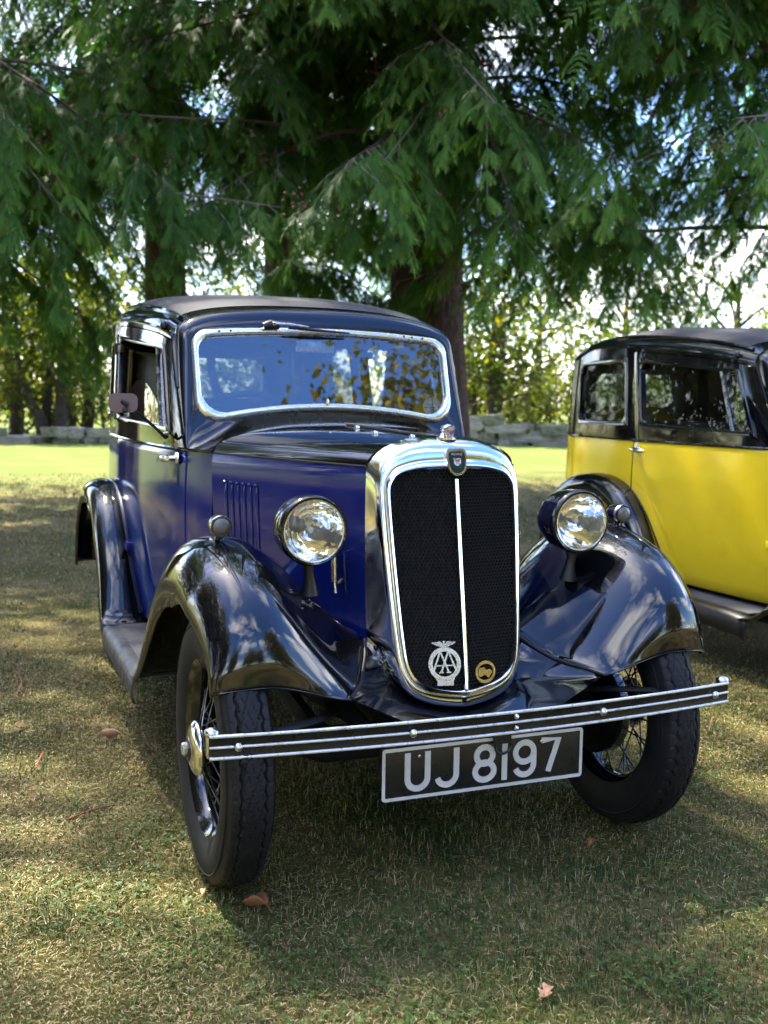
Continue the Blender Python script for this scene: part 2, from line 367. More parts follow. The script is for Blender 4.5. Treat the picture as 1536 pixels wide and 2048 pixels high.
NS, NR = 17, 15
def make_cabin(car, paint, closed=False):
    UD1 = .66 if not closed else .575; w1 = UD1-.045; yd = .90+(YR-.90)*UD1                     # rear edge of the door
    WIN = {'door': (.075, w1, .16, .86), 'quarter': (UD1+.04, .925, .17, .86)}
    vs = np.array([0, .015, .09, .16, .165, .3, .42, .53, .64, .75, .855, .86, .92, .945, .955, .98, 1.0])
    us = np.array([0, UD0, .012, .07, .075, .12, .18, .25, .32, .39, .46, .50, w1-.015, w1, w1+.015, UD1-.008, UD1, UD1+.004, UD1+.03, UD1+.04, .74, .78, .83, .88, .92, .925, .945, .96, .98, 1.0])
    ra = np.linspace(0, 1, NR+1)[1:]
    cols = []
    for u in us:
        a = [side_pt(u, v, -1) for v in vs]; b = [roof_pt(u, q, -1) for q in ra]
        cols.append(a+b+[(-x, y, z) for x, y, z in (a+b)[-2::-1]])
    cols = np.array(cols); nv = cols.shape[1]; nsd = len(vs)
    def in_win(i, j):
        jj = j if j < nsd-1 else nv-2-j
        if jj >= nsd-1: return False
        uc, vc = (us[i]+us[i+1])/2, (vs[jj]+vs[jj+1])/2
        return any(a < uc < b and c < vc < d for a, b, c, d in WIN.values())
    def in_door(i, j):
        jj = j if j < nsd-1 else nv-2-j
        if jj >= nsd-1: return False
        uc, vc = (us[i]+us[i+1])/2, (vs[jj]+vs[jj+1])/2
        return uc < UD1+.004 and vc < .955
    mb = MB(); mb.add(*grid(cols, skip=lambda i, j: in_win(i, j) or in_door(i, j)))
    # rear: round off and close round the rear window
    last = cols[-1]; c0 = np.array([0, YR, 1.12])
    low = np.array([(-float(hb(YR))*float(fzl(z)), YR, z) for z in np.linspace(.36, BELT, 9)[:-1]])
    loop = np.vstack([low, last, (low*[-1, 1, 1])[::-1], [(x, YR, .36) for x in np.linspace(.46, -.46, 12)[1:-1]]])
    n = len(loop); ang = np.arctan2(loop[:, 2]-1.27, loop[:, 0])
    rings = [loop]
    for dy, k in ((.05, .975), (.09, .93), (.115, .87), (.125, .80)): rings.append(c0+(loop-c0)*[k, 1, k]+[0, dy, 0])
    w = rrect(-.27, .27, 1.20, 1.40, .06, 12); wa = np.arctan2(w[:, 1]-1.29, w[:, 0]); od = np.argsort(wa)
    wl = np.array([[np.interp(q, np.r_[wa[od]-2*math.pi, wa[od], wa[od]+2*math.pi], np.tile(w[od, k], 3)) for k in (0, 1)] for q in ang])
    rings.append(np.stack([wl[:, 0], np.full(n, YR+.13), wl[:, 1]], 1))
    nlow = 8; mbl = MB()
    gw = rrect(-.275, .275, 1.195, 1.405, .06, 8); mg = MB(); mg.add([(x, YR+.126, z) for x, z in gw], [tuple(range(len(gw)))]); mg.build('rear_window', 'window_glass', car, 0)
    v, f = grid(rings, False, True)
    nl = len(loop); lowj = set(range(8)) | set(range(8+len(last)-1, nl)); jj = [k % nl for k in range(len(f))]; bl = [q for q, j in zip(f, jj) if j in lowj]; up_ = [q for q, j in zip(f, jj) if j not in lowj]
    mb.add(v, up_); cab = mb.build('cabin', 'black_paint', car, 35)
    mbl.add(v, bl); mbl.build('rear_panel', paint, car, 35)
    # lower body sides (coachwork colour), without the doors
    zz = np.array([.345, .36, .40, .47, .55, .65, .75, .85, .94, 1.0, 1.012, BELT-.004])
    for s in (-1, 1):
        for y0, y1, n in ((.735, .893, 5), (yd+.006, YR, 14)):
            mbl = MB(); mbl.add(*grid([[(s*float(hb(y))*float(fzl(z)), y, z) for z in zz] for y in np.linspace(y0, y1, n)])); body = mbl.build('body_panel', paint, car, 35)
    # belt moulding
    for s in (-1, 1):
        path = [(s*(float(hb(y))*.985+.002), y, BELT+.002) for y in np.linspace(.74, YR, 50)]
        mb = MB(); mb.add(*tube(path, .0055, 6)); mb.build('waist_moulding', 'black_paint', car)
        path = [side_pt(u, 1.0, s, .004) for u in np.linspace(0.0, 1, 40)]
        path = [side_pt(0, v, s, .003) for v in np.linspace(.55, .97, 10)]+path
        mb = MB(); mb.add(*tube(path, .007, 6)); mb.build('drip_rail', 'black_paint', car)
    # doors
    doors = {}
    for s in (-1, 1):
        mb = MB(); ys = np.r_[.899, .905, np.linspace(.95, yd-.05, 22), yd-.006, yd]
        def dp(y, z, e): return (s*(float(hb(y))*float(fzl(z))+.002-e), y, z)
        G = []
        for k, y in enumerate(ys):
            e = .006 if k in (0, len(ys)-1) else 0
            G.append([dp(y, z, e if 0 < q < len(zz)-1 else .006) for q, z in enumerate(zz)])
        mb.add(*grid(G)); door = mb.build('door', paint, car, 35); doors[s] = door
        iu = [i for i, u in enumerate(us) if UD0 <= u <= UD1]; iv = [i for i, v in enumerate(vs) if v <= .945]
        P = [[side_pt(us[i], vs[j], s, .003 if 0 < a < len(iu)-1 else -.003) for j in iv] for a, i in enumerate(iu)]
        sk = lambda a, b: WIN['door'][0] < (us[iu[a]]+us[iu[a+1]])/2 < WIN['door'][1] and WIN['door'][2] < (vs[iv[b]]+vs[iv[b+1]])/2 < WIN['door'][3]
        mb = MB(); mb.add(*grid(P, skip=sk)); mb.build('door_top', 'black_paint', door, 35)
        for wn, (u0, u1, v0, v1) in WIN.items():
            def loop(gr, off, rad):
                du, dvv = gr/1.7, gr/.44; o = []
                for cu, cv, a in ((u1, v1, 0), (u0, v1, 90), (u0, v0, 180), (u1, v0, 270)):
                    su = 1 if a in (0, 270) else -1; sv = 1 if a in (0, 90) else -1
                    ru, rv = rad/1.7, rad/.44; cu2, cv2 = cu+su*du-su*ru, cv+sv*dvv-sv*rv
                    for q in np.linspace(a, a+90, 8): o.append(side_pt(cu2+ru*math.cos(R(q)), cv2+rv*math.sin(R(q)), s, off))
                return o
            b = .003 if wn == 'door' else 0
            mb = MB(); mb.add(*grid([loop(.012, b+.001, .004), loop(.010, b+.007, .012), loop(-.006, b+.008, .04), loop(-.012, b+.003, .045), loop(-.013, b-.02, .045)], False, True))
            mb.build('window_frame', 'black_paint', door if wn == 'door' else cab, 40)
            if wn == 'quarter':
                lp = loop(-.008, -.012, .045); mb = MB(); mb.add(lp, [tuple(range(len(lp)))]); mb.build('window', 'quarter_glass', cab, 0)
        # fixed front light, its bar, and the lowered main pane
        u0, u1, v0, v1 = WIN['door']; ub = u0+.075
        mb = MB(); mb.add(*tube([side_pt(ub, v, s, -.006) for v in np.linspace(v0-.01, v1+.01, 8)], .009, 6)); mb.build('window_bar', 'dull_chrome', door)
        mb = MB(); mb.add(*grid([[side_pt(u, v, s, -.01) for v in np.linspace(v0, v1, 6)] for u in np.linspace(u0, ub, 4)])); mb.build('window', 'window_glass', door)
        top = (lambda u: v1) if closed else lambda u: v0+.36*(1-((u-ub)/(u1-ub)-.45)**2*3.2)
        mb = MB(); mb.add(*grid([[side_pt(u, v0+(max(top(u), v0+.02)-v0)*q, s, -.014) for q in np.linspace(0, 1, 4)] for u in np.linspace(ub, u1, 14)])); mb.build('window', 'window_glass', door)
    # front face: pillars, header and the flare down to the bonnet
    col0 = cols[0]
    left = col0[:nsd]; roof = col0[nsd-1:nv-nsd+1]; right = col0[nv-nsd:]
    nb = 44
    bs = [(-float(hb(y))*.985, y, BELT) for y in np.linspace(.90, .735, 6)]+bonnet_section(.735, 30)+[(float(hb(y))*.985, y, BELT) for y in np.linspace(.735, .90, 6)]
    bs = np.array(bs)[::-1]                                         # right to left
    bottom = resample(bs, nb)
    wl, wt, wr, wb = ws_loop(0, nsd, len(roof), nb)
    inner = np.vstack([wl, wt[1:], wr[1:], wb[1:-1]]); outer = np.vstack([left, roof[1:], right[1:], bottom[1:-1]])
    nn = np.array([0, -.959, .282])                                 # windscreen normal
    k_up = nsd+len(roof)-1+nsd-1; G = []
    for t in np.linspace(0, 1, 12):
        row = []
        for i, (o, q) in enumerate(zip(inner, outer)):
            d = q-o
            if i < k_up:
                c = o+(d-nn*np.dot(d, nn))*1.0+nn*.012
                p = (1-t)**2*(o-nn*.012*0)+2*t*(1-t)*c+t*t*q
                wgt = 1.
            else:
                c1 = o+np.array([0, -.012, -.03])+nn*.01; c2 = np.array([q[0]+(o[0]-q[0])*.25, q[1]+.35*(o[1]-q[1]), q[2]+.012])
                p = (1-t)**3*o+3*t*(1-t)**2*c1+3*t*t*(1-t)*c2+t**3*q
                ed = min(i-k_up, len(inner)-1-i)/7; ed = min(1, max(0, ed)); ed = ed*ed*(3-2*ed)
                if ed < 1:
                    c = o+(d-nn*np.dot(d, nn))*1.0+nn*.012; p = ed*p+(1-ed)*((1-t)**2*o+2*t*(1-t)*c+t*t*q)
            row.append(p)
        G.append(row)
    mb = MB(); mb.add(*grid(G, False, True)); mb.build('windscreen_surround', 'black_paint', car, 60)
    # windscreen: glass with its bright frame
    gl = np.vstack([q[:-1] for q in ws_loop(.02)]); gl = gl-nn*.004
    mb = MB(); mb.add(gl, [tuple(range(len(gl)))]); ws = mb.build('windscreen', 'windscreen_glass', car, 0)
    loops = []
    for ins, off in ((-.002, -.004), (0, .008), (.006, .014), (.014, .0145), (.020, .010), (.022, -.006)):
        loops.append(np.vstack([q[:-1] for q in ws_loop(ins)])+nn*off)
    mb = MB(); mb.add(*grid(loops, False, True)); mb.build('windscreen_frame', 'silver_frame', ws, 50)
    for x in (-.37, -.33, .30, .33, .37):
        z = 1.442-.11*x*x-.010; mb = MB(); mb.add(*lathe([(.004, .0), (.004, .003), (.002, .0045)], np.array([x, wsy(z), z])+nn*.0145, nn, 8, capb=True)); mb.build('screw', 'satin_black', ws)
    return cab, body, doors, ws, nn

def bonnet_section(y, n):
    """left edge to right edge over the top"""
    h = float(hb(y))*.985; zc_ = 1.098+.017*min(1, max(0, y/.72)); k = np.array([(1, 0), (.985, .22), (.94, .40), (.85, .59), (.7, .77), (.45, .93), (.2, .985), (0, 1)])
    P = [(-h*a, y, BELT+(zc_-BELT)*b) for a, b in k]; P = P+[(-x, q, z) for x, q, z in P[-2::-1]]
    return [tuple(p) for p in spline(P, n)]

def fender_front(s):
    crown = np.array([(-.262, .553), (-.263, .60), (-.245, .672), (-.192, .74), (-.11, .793), (0, .83), (.10, .845), (.22, .836), (.35, .797), (.48, .718), (.6, .60), (.7, .475), (.78, .375), (.86, .312), (.93, .296)])
    inn = np.array([(-.345, -.25, .503), (-.335, -.237, .505), (-.315, -.205, .511), (-.29, -.165, .515), (-.265, -.11, .525), (-.235, -.045, .549), (-.212, .02, .575), (-.25, .13, .59), (-.305, .29, .585), (-.36, .44, .565), (-.40, .56, .50), (-.42, .68, .42), (-.435, .78, .36), (-.45, .86, .31), (-.46, .93, .294)])
    osc = np.array([.30, .45, .7, .9, 1, 1, 1, 1, 1, .95, .85, .7, .5, .3, .2]); C = np.array([.12, .36])
    n = 64; t = np.linspace(0, 1, len(crown)); tt = np.linspace(0, 1, n)
    cs = np.stack([pchip(t, crown[:, k])(tt) for k in (0, 1)], 1); ins = np.stack([pchip(t, inn[:, k])(tt) for k in range(3)], 1); os_ = pchip(t, osc)(tt)
    G = []
    for (y, z), e, k in zip(cs, ins, os_):
        d = C-np.array([y, z]); d /= np.linalg.norm(d); row = []
        fl = .012+.048*k*min(1, max(0, (y+.12)/.3))                 # depth of the side flange
        xo = -.69 if y > -.1 else -.69+.02*min(1, (-.1-y)/.16)
        row.append((xo+.004, y+d[0]*(.115*k+fl), z+d[1]*(.115*k+fl)))
        row.append((xo+.001, y+d[0]*(.115*k+fl*.5), z+d[1]*(.115*k+fl*.5)))
        for fx, dd in ((0, .115), (.004, .098), (.013, .073), (.028, .046), (.048, .024), (.072, .009), (.098, .001)):
            row.append((xo+fx, y+d[0]*dd*k, z+d[1]*dd*k))
        x1 = -.55
        row.append((x1-.015, y, z))
        c = np.array([x1, y, z])
        for a in np.linspace(0, 1, 17)[1:]:
            b = a**1.75 if a < .5 else None
            sm = a*a*(3-2*a)*.55+a**1.4*.45
            x = c[0]+(e[0]-c[0])*a; row.append((x, c[1]+(e[1]-c[1])*sm, c[2]+(e[2]-c[2])*sm))
        G.append([(p[0]*-s, p[1], p[2]) for p in row])
    return G, cs
def fender_rear(s):
    crown = np.array([(1.60, .318), (1.635, .34), (1.672, .42), (1.72, .53), (1.80, .65), (1.93, .765), (2.08, .825), (2.22, .84), (2.38, .825), (2.54, .765), (2.66, .67), (2.74, .55), (2.77, .45), (2.775, .40)])
    n = 52; t = np.linspace(0, 1, len(crown)); tt = np.linspace(0, 1, n)
    cs = np.stack([pchip(t, crown[:, k])(tt) for k in (0, 1)], 1); C = np.array([2.28, .38]); G = []
    for i, (y, z) in enumerate(cs):
        d = C-np.array([y, z]); d /= np.linalg.norm(d); k = min(1, i/14+.15); row = []
        for x, dd in ((-.688, .10), (-.692, .07), (-.69, .05), (-.682, .032), (-.668, .016), (-.648, .006), (-.62, 0), (-.595, .0), (-.57, .012), (-.55, .03), (-.53, .055), (-.49, .08)):
            row.append((-s*x, y+d[0]*dd*k, z+d[1]*dd*k))
        G.append(row)
    return G

def wheel_meshes():
    # tyre with zigzag tread
    nth, RT = 540, .335
    half = [(.045, .218), (.052, .232), (.0575, .252), (.0592, .27), (.057, .289), (.0525, .305), (.0495, .313), (.0475, .3185)]
    tr = np.linspace(-.0445, .0445, 31); prof = [(-a, b) for a, b in half]+[(x, RT-.011*(abs(x)/.0445)**2.4) for x in tr]+half[::-1]
    prof = np.array(prof); th = np.linspace(0, 2*math.pi, nth, endpoint=False); P = np.zeros((nth, len(prof), 3))
    for i, q in enumerate(th):
        x, r = prof[:, 0].copy(), prof[:, 1].copy()
        for j in range(len(half), len(half)+31):
            xx = x[j]; k = i % 9; tri = abs(k/9*2-1)
            g = 0
            for gx in (-.0275, .0275):
                if abs(xx-(gx+(tri-.5)*.006)) < .0022: g = .006
            if abs(xx) < .024:
                kk = (i+int(abs(xx)*900)*(1 if xx > 0 else -1)) % 15
                if kk == 0: g = max(g, .0045)
                if ((i-int(xx*800)) % 27) == 5: g = max(g, .0045)
            if abs(xx) > .036 and k == 0: g = .003
            r[j] -= g
        P[i, :, 0] = x; P[i, :, 1] = r*math.sin(q); P[i, :, 2] = r*math.cos(q)
    mb = MB(); mb.add(*grid(P, True, False))
    for sx in (-1, 1):
        mb.add(*lathe([(.2985, .0), (.3005, .0016), (.3025, .0)], (sx*.0555, 0, 0), (sx, 0, 0), 96))
    ty = bpy.data.meshes.new('tyre'); ty.from_pydata(mb.v, [], mb.f)
    # rim + hub shell + drum (axis x, outer side = -x)
    mb = MB()
    mb.add(*lathe([(.222, -.047), (.226, -.045), (.226, -.041), (.214, -.038), (.205, -.028), (.200, -.012), (.200, .012), (.205, .028), (.214, .038), (.226, .041), (.226, .045), (.222, .047)], (0, 0, 0), (1, 0, 0), 72))
    mb.add(*lathe([(.219, -.045), (.208, -.036), (.198, -.022), (.195, -.010), (.195, .010), (.198, .022), (.208, .036), (.219, .045)], (0, 0, 0), (1, 0, 0), 72))
    mb.add(*lathe([(.03, -.062), (.05, -.058), (.052, -.05), (.04, -.03), (.036, .01), (.052, .03), (.055, .038)], (0, 0, 0), (1, 0, 0), 32))
    mb.add(*lathe([(.02, .036), (.128, .036), (.132, .042), (.132, .085), (.12, .09), (.02, .09)], (0, 0, 0), (1, 0, 0), 40))
    rim = bpy.data.meshes.new('wheel'); rim.from_pydata(mb.v, [], mb.f)
    mb = MB(); mb.add(*lathe([(.066, -.056), (.068, -.060), (.066, -.065), (.060, -.070), (.050, -.075), (.036, -.079), (.030, -.080)], (0, 0, 0), (1, 0, 0), 40))
    cap = bpy.data.meshes.new('hub_cap'); cap.from_pydata(mb.v, [], mb.f)
    mb = MB(); mb.add(*lathe([(.031, -.078), (.029, -.082), (.021, -.084), (.019, -.082)], (0, 0, 0), (1, 0, 0), 32)); ring = bpy.data.meshes.new('hub_ring'); ring.from_pydata(mb.v, [], mb.f)
    mb = MB(); mb.add(*lathe([(.018, -.079), (.0175, -.092), (.014, -.096), (.0, -.097)], (0, 0, 0), (1, 0, 0), 8)); nut = bpy.data.meshes.new('hub_nut'); nut.from_pydata(mb.v, [], mb.f)
    sp = []
    for k in range(4):
        x0 = -.052 if k < 2 else .032; sg = 1 if k % 2 else -1; a = R(26)*sg; r0 = .047
        p0 = np.array([x0, r0*math.sin(a*2.2), r0*math.cos(a*2.2)]); p1 = np.array([0, .199*math.sin(0), .199])
        v, f = tube([p0, (p0+p1)/2, p1], .0023, 5); me = bpy.data.meshes.new('spoke'); me.from_pydata([tuple(map(float, q)) for q in v], [], f); sp.append(me)
    for me, q in ((ty, 'rubber'), (rim, 'black_paint'), (cap, 'chrome'), (ring, 'satin_black'), (nut, 'dull_chrome')): me.materials.append(M(q))
    for me in sp: me.materials.append(M('black_paint'))
    for me, a in ((ty, 50), (rim, 40), (cap, 40), (ring, 40), (nut, 30), *[(q, 180) for q in sp]):
        me.polygons.foreach_set('use_smooth', [True]*len(me.polygons))
        if a < 180: me.set_sharp_from_angle(angle=R(a))
    # all 40 spokes in one mesh, for wheels that hardly show
    mb = MB()
    for k in range(40):
        me = sp[k % 4]; q = 2*math.pi*k/40; mtx = Matrix.Rotation(q, 4, 'X'); mb.add([tuple(mtx @ v.co) for v in me.vertices], [tuple(p.vertices) for p in me.polygons])
    al = bpy.data.meshes.new('spokes'); al.from_pydata(mb.v, [], mb.f); al.materials.append(M('black_paint'))
    return ty, rim, cap, ring, nut, sp, al
WM = wheel_meshes()
def put(name, me, parent): o = bpy.data.objects.new(name, me); COL.objects.link(o); o.parent = parent; return o
def make_wheel(car, pos, s, steer=0, spokes=True, camber=0, hub=True):
    ty, rim, cap, ring, nut, sp, al = WM
    w = put('wheel', rim, car); w.location = pos
    w.rotation_euler = (random.uniform(0, 6), camber, steer+(math.pi if s > 0 else 0))
    put('tyre', ty, w)
    if hub: put('hub_cap', cap, w); put('hub_ring', ring, w); put('hub_nut', nut, w)
    if spokes:
        for k in range(40): o = put('spoke', sp[k % 4], w); o.rotation_euler = (2*math.pi*k/40, 0, 0)
    else: tag(put('spokes', al, w), kind='stuff')
    return w

def rad_y(x, z): return -.059-(1.018-z)*.169+.15*abs(x)
def rad_half(k):
    op = [(0, 1.026), (.07, 1.0245), (.115, 1.019), (.148, 1.009), (.166, .990), (.172, .963), (.1695, .85), (.162, .70), (.153, .58), (.144, .534), (.122, .503), (.085, .486), (.04, .477), (0, .474)]
    ou = [(0, 1.094), (.075, 1.091), (.125, 1.080), (.170, 1.058), (.195, 1.024), (.203, .98), (.199, .85), (.190, .70), (.180, .57), (.169, .508), (.143, .461), (.098, .436), (.045, .425), (0, .422)]
    rr = [(0, 1.108), (.08, 1.104), (.135, 1.090), (.182, 1.066), (.208, 1.034), (.213, .985), (.213, .86), (.211, .73), (.208, .63), (.200, .56), (.172, .50), (.115, .462), (.05, .448), (0, .445)]
    return np.array({'op': op, 'ou': ou, 'rr': rr}[k])
def rad_loop(k, n=110):
    h = rad_half(k); full = np.vstack([h, (h*[-1, 1])[-2:0:-1]]); return spline(full, n, True)

def make_radiator(car, badges=True):
    op, ou, rr = rad_loop('op'), rad_loop('ou'), rad_loop('rr'); L3 = []
    def lift(P, off): return [(x, rad_y(x, z)+off, z) for x, z in P]
    L3.append(lift(op, .03)); L3.append(lift(op, -.006)); L3.append(lift(op+(ou-op)*.12, -.014)); L3.append(lift(op+(ou-op)*.27, -.013)); L3.append(lift(op+(ou-op)*.36, -.003))
    L3.append(lift(op+(ou-op)*.62, -.004)); L3.append(lift(op+(ou-op)*.86, .002)); L3.append(lift(ou, .014))
    a = np.array(L3[-1]); b = np.array([(x, .022, z) for x, z in rr])
    for t in (.35, .7, 1): L3.append(a+(b-a)*[t, t, t**.8])
    mb = MB(); mb.add(*grid(L3, False, True)); sh = mb.build('radiator_shell', 'chrome', car, 50)
    # dark core behind the mesh
    c = rad_loop('op', 80)*[1.01, 1]; mb = MB(); mb.add([(x, rad_y(x, z)+.028, z) for x, z in c]+[(0, rad_y(0, z)+.028, z) for x, z in c], [(i, (i+1) % 80, 80+(i+1) % 80, 80+i) for i in range(80)])
    mb.build('radiator_core', 'interior_dark', sh)
    # honeycomb stoneguard: open six-sided cells
    P = rad_loop('op', 160); pitch = .0098
    def inside(x, z):
        c = False; j = len(P)-1
        for i in range(len(P)):
            if (P[i, 1] > z) != (P[j, 1] > z) and x < (P[j, 0]-P[i, 0])*(z-P[i, 1])/(P[j, 1]-P[i, 1])+P[i, 0]: c = not c
            j = i
        return c
    mb = MB(); hx = [(math.cos(R(60*k+30)), math.sin(R(60*k+30))) for k in range(6)]; ro, ri = pitch/math.sqrt(3), pitch/math.sqrt(3)*.90
    row = 0; z = .47
    while z < 1.03:
        x = -.18+(pitch/2 if row % 2 else 0)
        while x < .18:
            if inside(x, z) and abs(x) > .004:
                y = lambda a, b: rad_y(a, b)
                v = [(x+ro*a, rad_y(x+ro*a, z+ro*b), z+ro*b) for a, b in hx]+[(x+ri*a, rad_y(x+ri*a, z+ri*b)-.0008, z+ri*b) for a, b in hx]+[(x+ri*a, rad_y(x+ri*a, z+ri*b)+.008, z+ri*b) for a, b in hx]
                mb.add(v, [(i, (i+1) % 6, 6+(i+1) % 6, 6+i) for i in range(6)]+[(6+i, 6+(i+1) % 6, 12+(i+1) % 6, 12+i) for i in range(6)])
            x += pitch
        z += pitch*.866; row += 1
    g = mb.build('grille_mesh', 'mesh_black', sh, 0); tag(g, kind='stuff')
    path = [(0, rad_y(0, z)-.007, z) for z in np.linspace(1.0, .474, 12)]
    mb = MB(); mb.add(*tube(path, .0062, 8)); mb.build('centre_bar', 'chrome', sh)
    # shield badge at the top
    zb = 1.045; F = facing((0, rad_y(0, zb)-.016, zb), (1, 0, 0), (0, .25, 1))
    shield = lambda k: [(x*k, y*k) for x, y in spline([(-.026, .030), (0, .034), (.026, .030), (.027, .0), (.023, -.022), (.012, -.034), (0, -.037), (-.012, -.034), (-.023, -.022), (-.027, .0)], 40, True)]
    mb = MB(); v, f = extr(shield(1.0), .006, -.004); mb.add(xf(v, F), f); bd = mb.build('shield_badge', 'chrome', sh, 30)
    mb = MB(); v, f = extr([(x, y-.001) for x, y in shield(.80)], .0015, .002); mb.add(xf(v, F), f); mb.build('enamel', 'plate_black', sh, 30)
    mb = MB(); v, f = extr([(x*.9, y*.72-.003) for x, y in shield(.72)], .0015, .0028); mb.add(xf(v, F), f); mb.build('enamel', 'green_enamel', sh, 30)
    mb = MB(); v, f = extr([(-.010, .008), (.010, .008), (.010, -.004), (.006, -.010), (0, -.012), (-.006, -.010), (-.010, -.004)], .0012, .0036); mb.add(xf(v, F), f); mb.build('enamel', 'badge_silver', sh, 30)
    mb = MB(); v, f = extr([(-.007, .006), (-.004, .0045), (.004, .0055), (.008, .0065), (.0075, .003), (.005, .001), (.0055, -.0015), (.0035, -.0015), (.003, .0005), (-.003, .0005), (-.0035, -.0015), (-.0055, -.0015), (-.0055, .002)], .0010, .0045); mb.add(xf(v, F), f); mb.build('emblem', 'red_enamel', sh, 0)
    for k in range(3):
        mb = MB(); v, f = ribbon(arc(0, -.002-.0025*k, .006-.001*k, .0012, 0, 180, 7), .0008, .0005, False, .0045); mb.add(xf(v, F), f); mb.build('enamel', 'green_enamel', sh, 0)
    text('MORRIS', .0088, .0006, F @ Matrix.Translation((0, .0185, .0036)), 'badge_silver', sh)
    # filler cap with round dial
    mb = MB(); mb.add(*lathe([(.026, 0), (.026, .006), (.019, .010), (.015, .016)], (0, -.005, 1.099), (0, 0, 1), 24)); mb.build('filler_cap', 'chrome', sh)
    mb = MB(); mb.add(*lathe([(.015, -.006), (.0175, 0), (.017, .010), (.014, .022), (.010, .034), (.004, .044), (.0, .048)], (0, -.020, 1.122), (.0, 1, .12), 28)); mc = mb.build('mascot', 'chrome', sh)
    mb = MB(); mb.add(*lathe([(.0, -.0045), (.012, -.004), (.014, -.006), (.015, -.006)], (0, -.020, 1.122), (0, 1, .12), 24)); mb.build('mascot', 'mascot_dial', sh)
    return sh

def text(s, size, depth, mtx, mt, parent, name='letter'):
    cu = bpy.data.curves.new(name, 'FONT'); cu.body = s; cu.size = size; cu.extrude = depth; cu.align_x = 'CENTER'; cu.align_y = 'CENTER'
    t = bpy.data.objects.new(name, cu); COL.objects.link(t)
    dg = bpy.context.evaluated_depsgraph_get(); me = bpy.data.meshes.new_from_object(t.evaluated_get(dg)); bpy.data.objects.remove(t)
    me.transform(mtx); me.materials.clear(); return link(name, me, mt, parent, 0)

mat('mesh_black', (.085, .085, .082), .34, metal=.7)
mat('mascot_dial', (.16, .08, .13), .12, coat=1, cvar=(90, (.5, .4, .35), .45, .6))

def make_bonnet(car, paint):
    ys = np.linspace(.022, .735, 26)
    mb = MB(); mb.add(*grid([bonnet_section(y, 41) for y in ys])); bt = mb.build('bonnet', 'black_paint', car, 60)
    mb = MB(); mb.add(*tube([(0, y, bonnet_section(y, 3)[1][2]+.003) for y in np.linspace(.03, .80, 14)], .0055, 8)); mb.build('hinge', 'satin_black', bt)
    for x, y in ((-.055, .10), (-.085, .30), (-.04, .56)):
        P = np.array(bonnet_section(y, 81)); k = np.argmin(abs(P[:, 0]-x)); mb = MB(); mb.add(*lathe([(.0085, 0), (.0085, .004), (.006, .009), (0, .0105)], P[k], (0, 0, 1), 14)); mb.build('stud', 'dull_chrome', bt)
    for s in (-1, 1):
        zz = np.r_[np.linspace(.545, 1.0, 12), 1.018, BELT-.003]
        sk = pchip([.5, .62, .8, 1.0, 1.03], [.93, .96, .99, 1, .985])
        def P(y, z): return (s*float(hb(y))*float(sk(z)), y, z)
        mb = MB(); mb.add(*grid([[P(y, z) for z in zz] for y in ys])); sd_ = mb.build('bonnet_side', paint, car, 60)
        mb = MB(); mb.add(*tube([(s*(float(hb(y))*.985+.0015), y, BELT-.001) for y in ys], .0032, 6)); mb.build('edge_strip', 'satin_black', sd_)
        for k in range(6):                                          # louvres: pressed scoops open to the rear
            y = .50+.032*k; G = []
            for z in np.linspace(.715, .945, 14):
                t = (z-.715)/.23; e = min(1, 4*min(t, 1-t)+.0)**.6; b = np.array(P(y, z))
                G.append([b+np.array([s*o*e-(s*.001), d, 0]) for d, o in ((-.011, 0), (-.006, .002), (0, .004), (.005, .005), (.0075, .004), (.008, .0))])
            mb = MB(); mb.add(*grid(G)); mb.build('louvre', paint, sd_, 50)
            b = np.array(P(y+.002, .943)); mb = MB(); mb.add(*lathe([(.0055, 0), (.005, .004), (.003, .0065), (0, .007)], b, (s, 0, .5), 10)); mb.build('louvre', paint, sd_, 60)  # rounded cap at the top end, shaped to catch a glint
        # catch low on the side
        y = .135; z0 = .715; x = float(hb(y))*.98*s; mb = MB()
        mb.add(*tube([(x+s*.012, y-.01, z0), (x+s*.014, y-.01, z0+.075)], .0085, 10)); mb.add(*tube([(x+s*.012, y-.012, z0-.002), (x+s*.010, y-.014, z0-.03)], .0045, 8))
        mb.add(*tube([(x+s*.013, y-.012, z0+.076), (x+s*.016, y-.045, z0+.088), (x+s*.018, y-.058, z0+.10), (x+s*.018, y-.060, z0+.125)], [.005, .007, .008, .006], 8, flat=.4))
        mb.build('bonnet_catch', 'dull_chrome', sd_)
        mb = MB(); mb.add(*tube([(x+s*.002, y-.045, z0+.01), (x+s*.012, y-.05, z0+.004), (x+s*.016, y-.055, z0+.001)], [.007, .006, .004], 8)); mb.build('bonnet_catch', 'satin_black', sd_)
    return bt

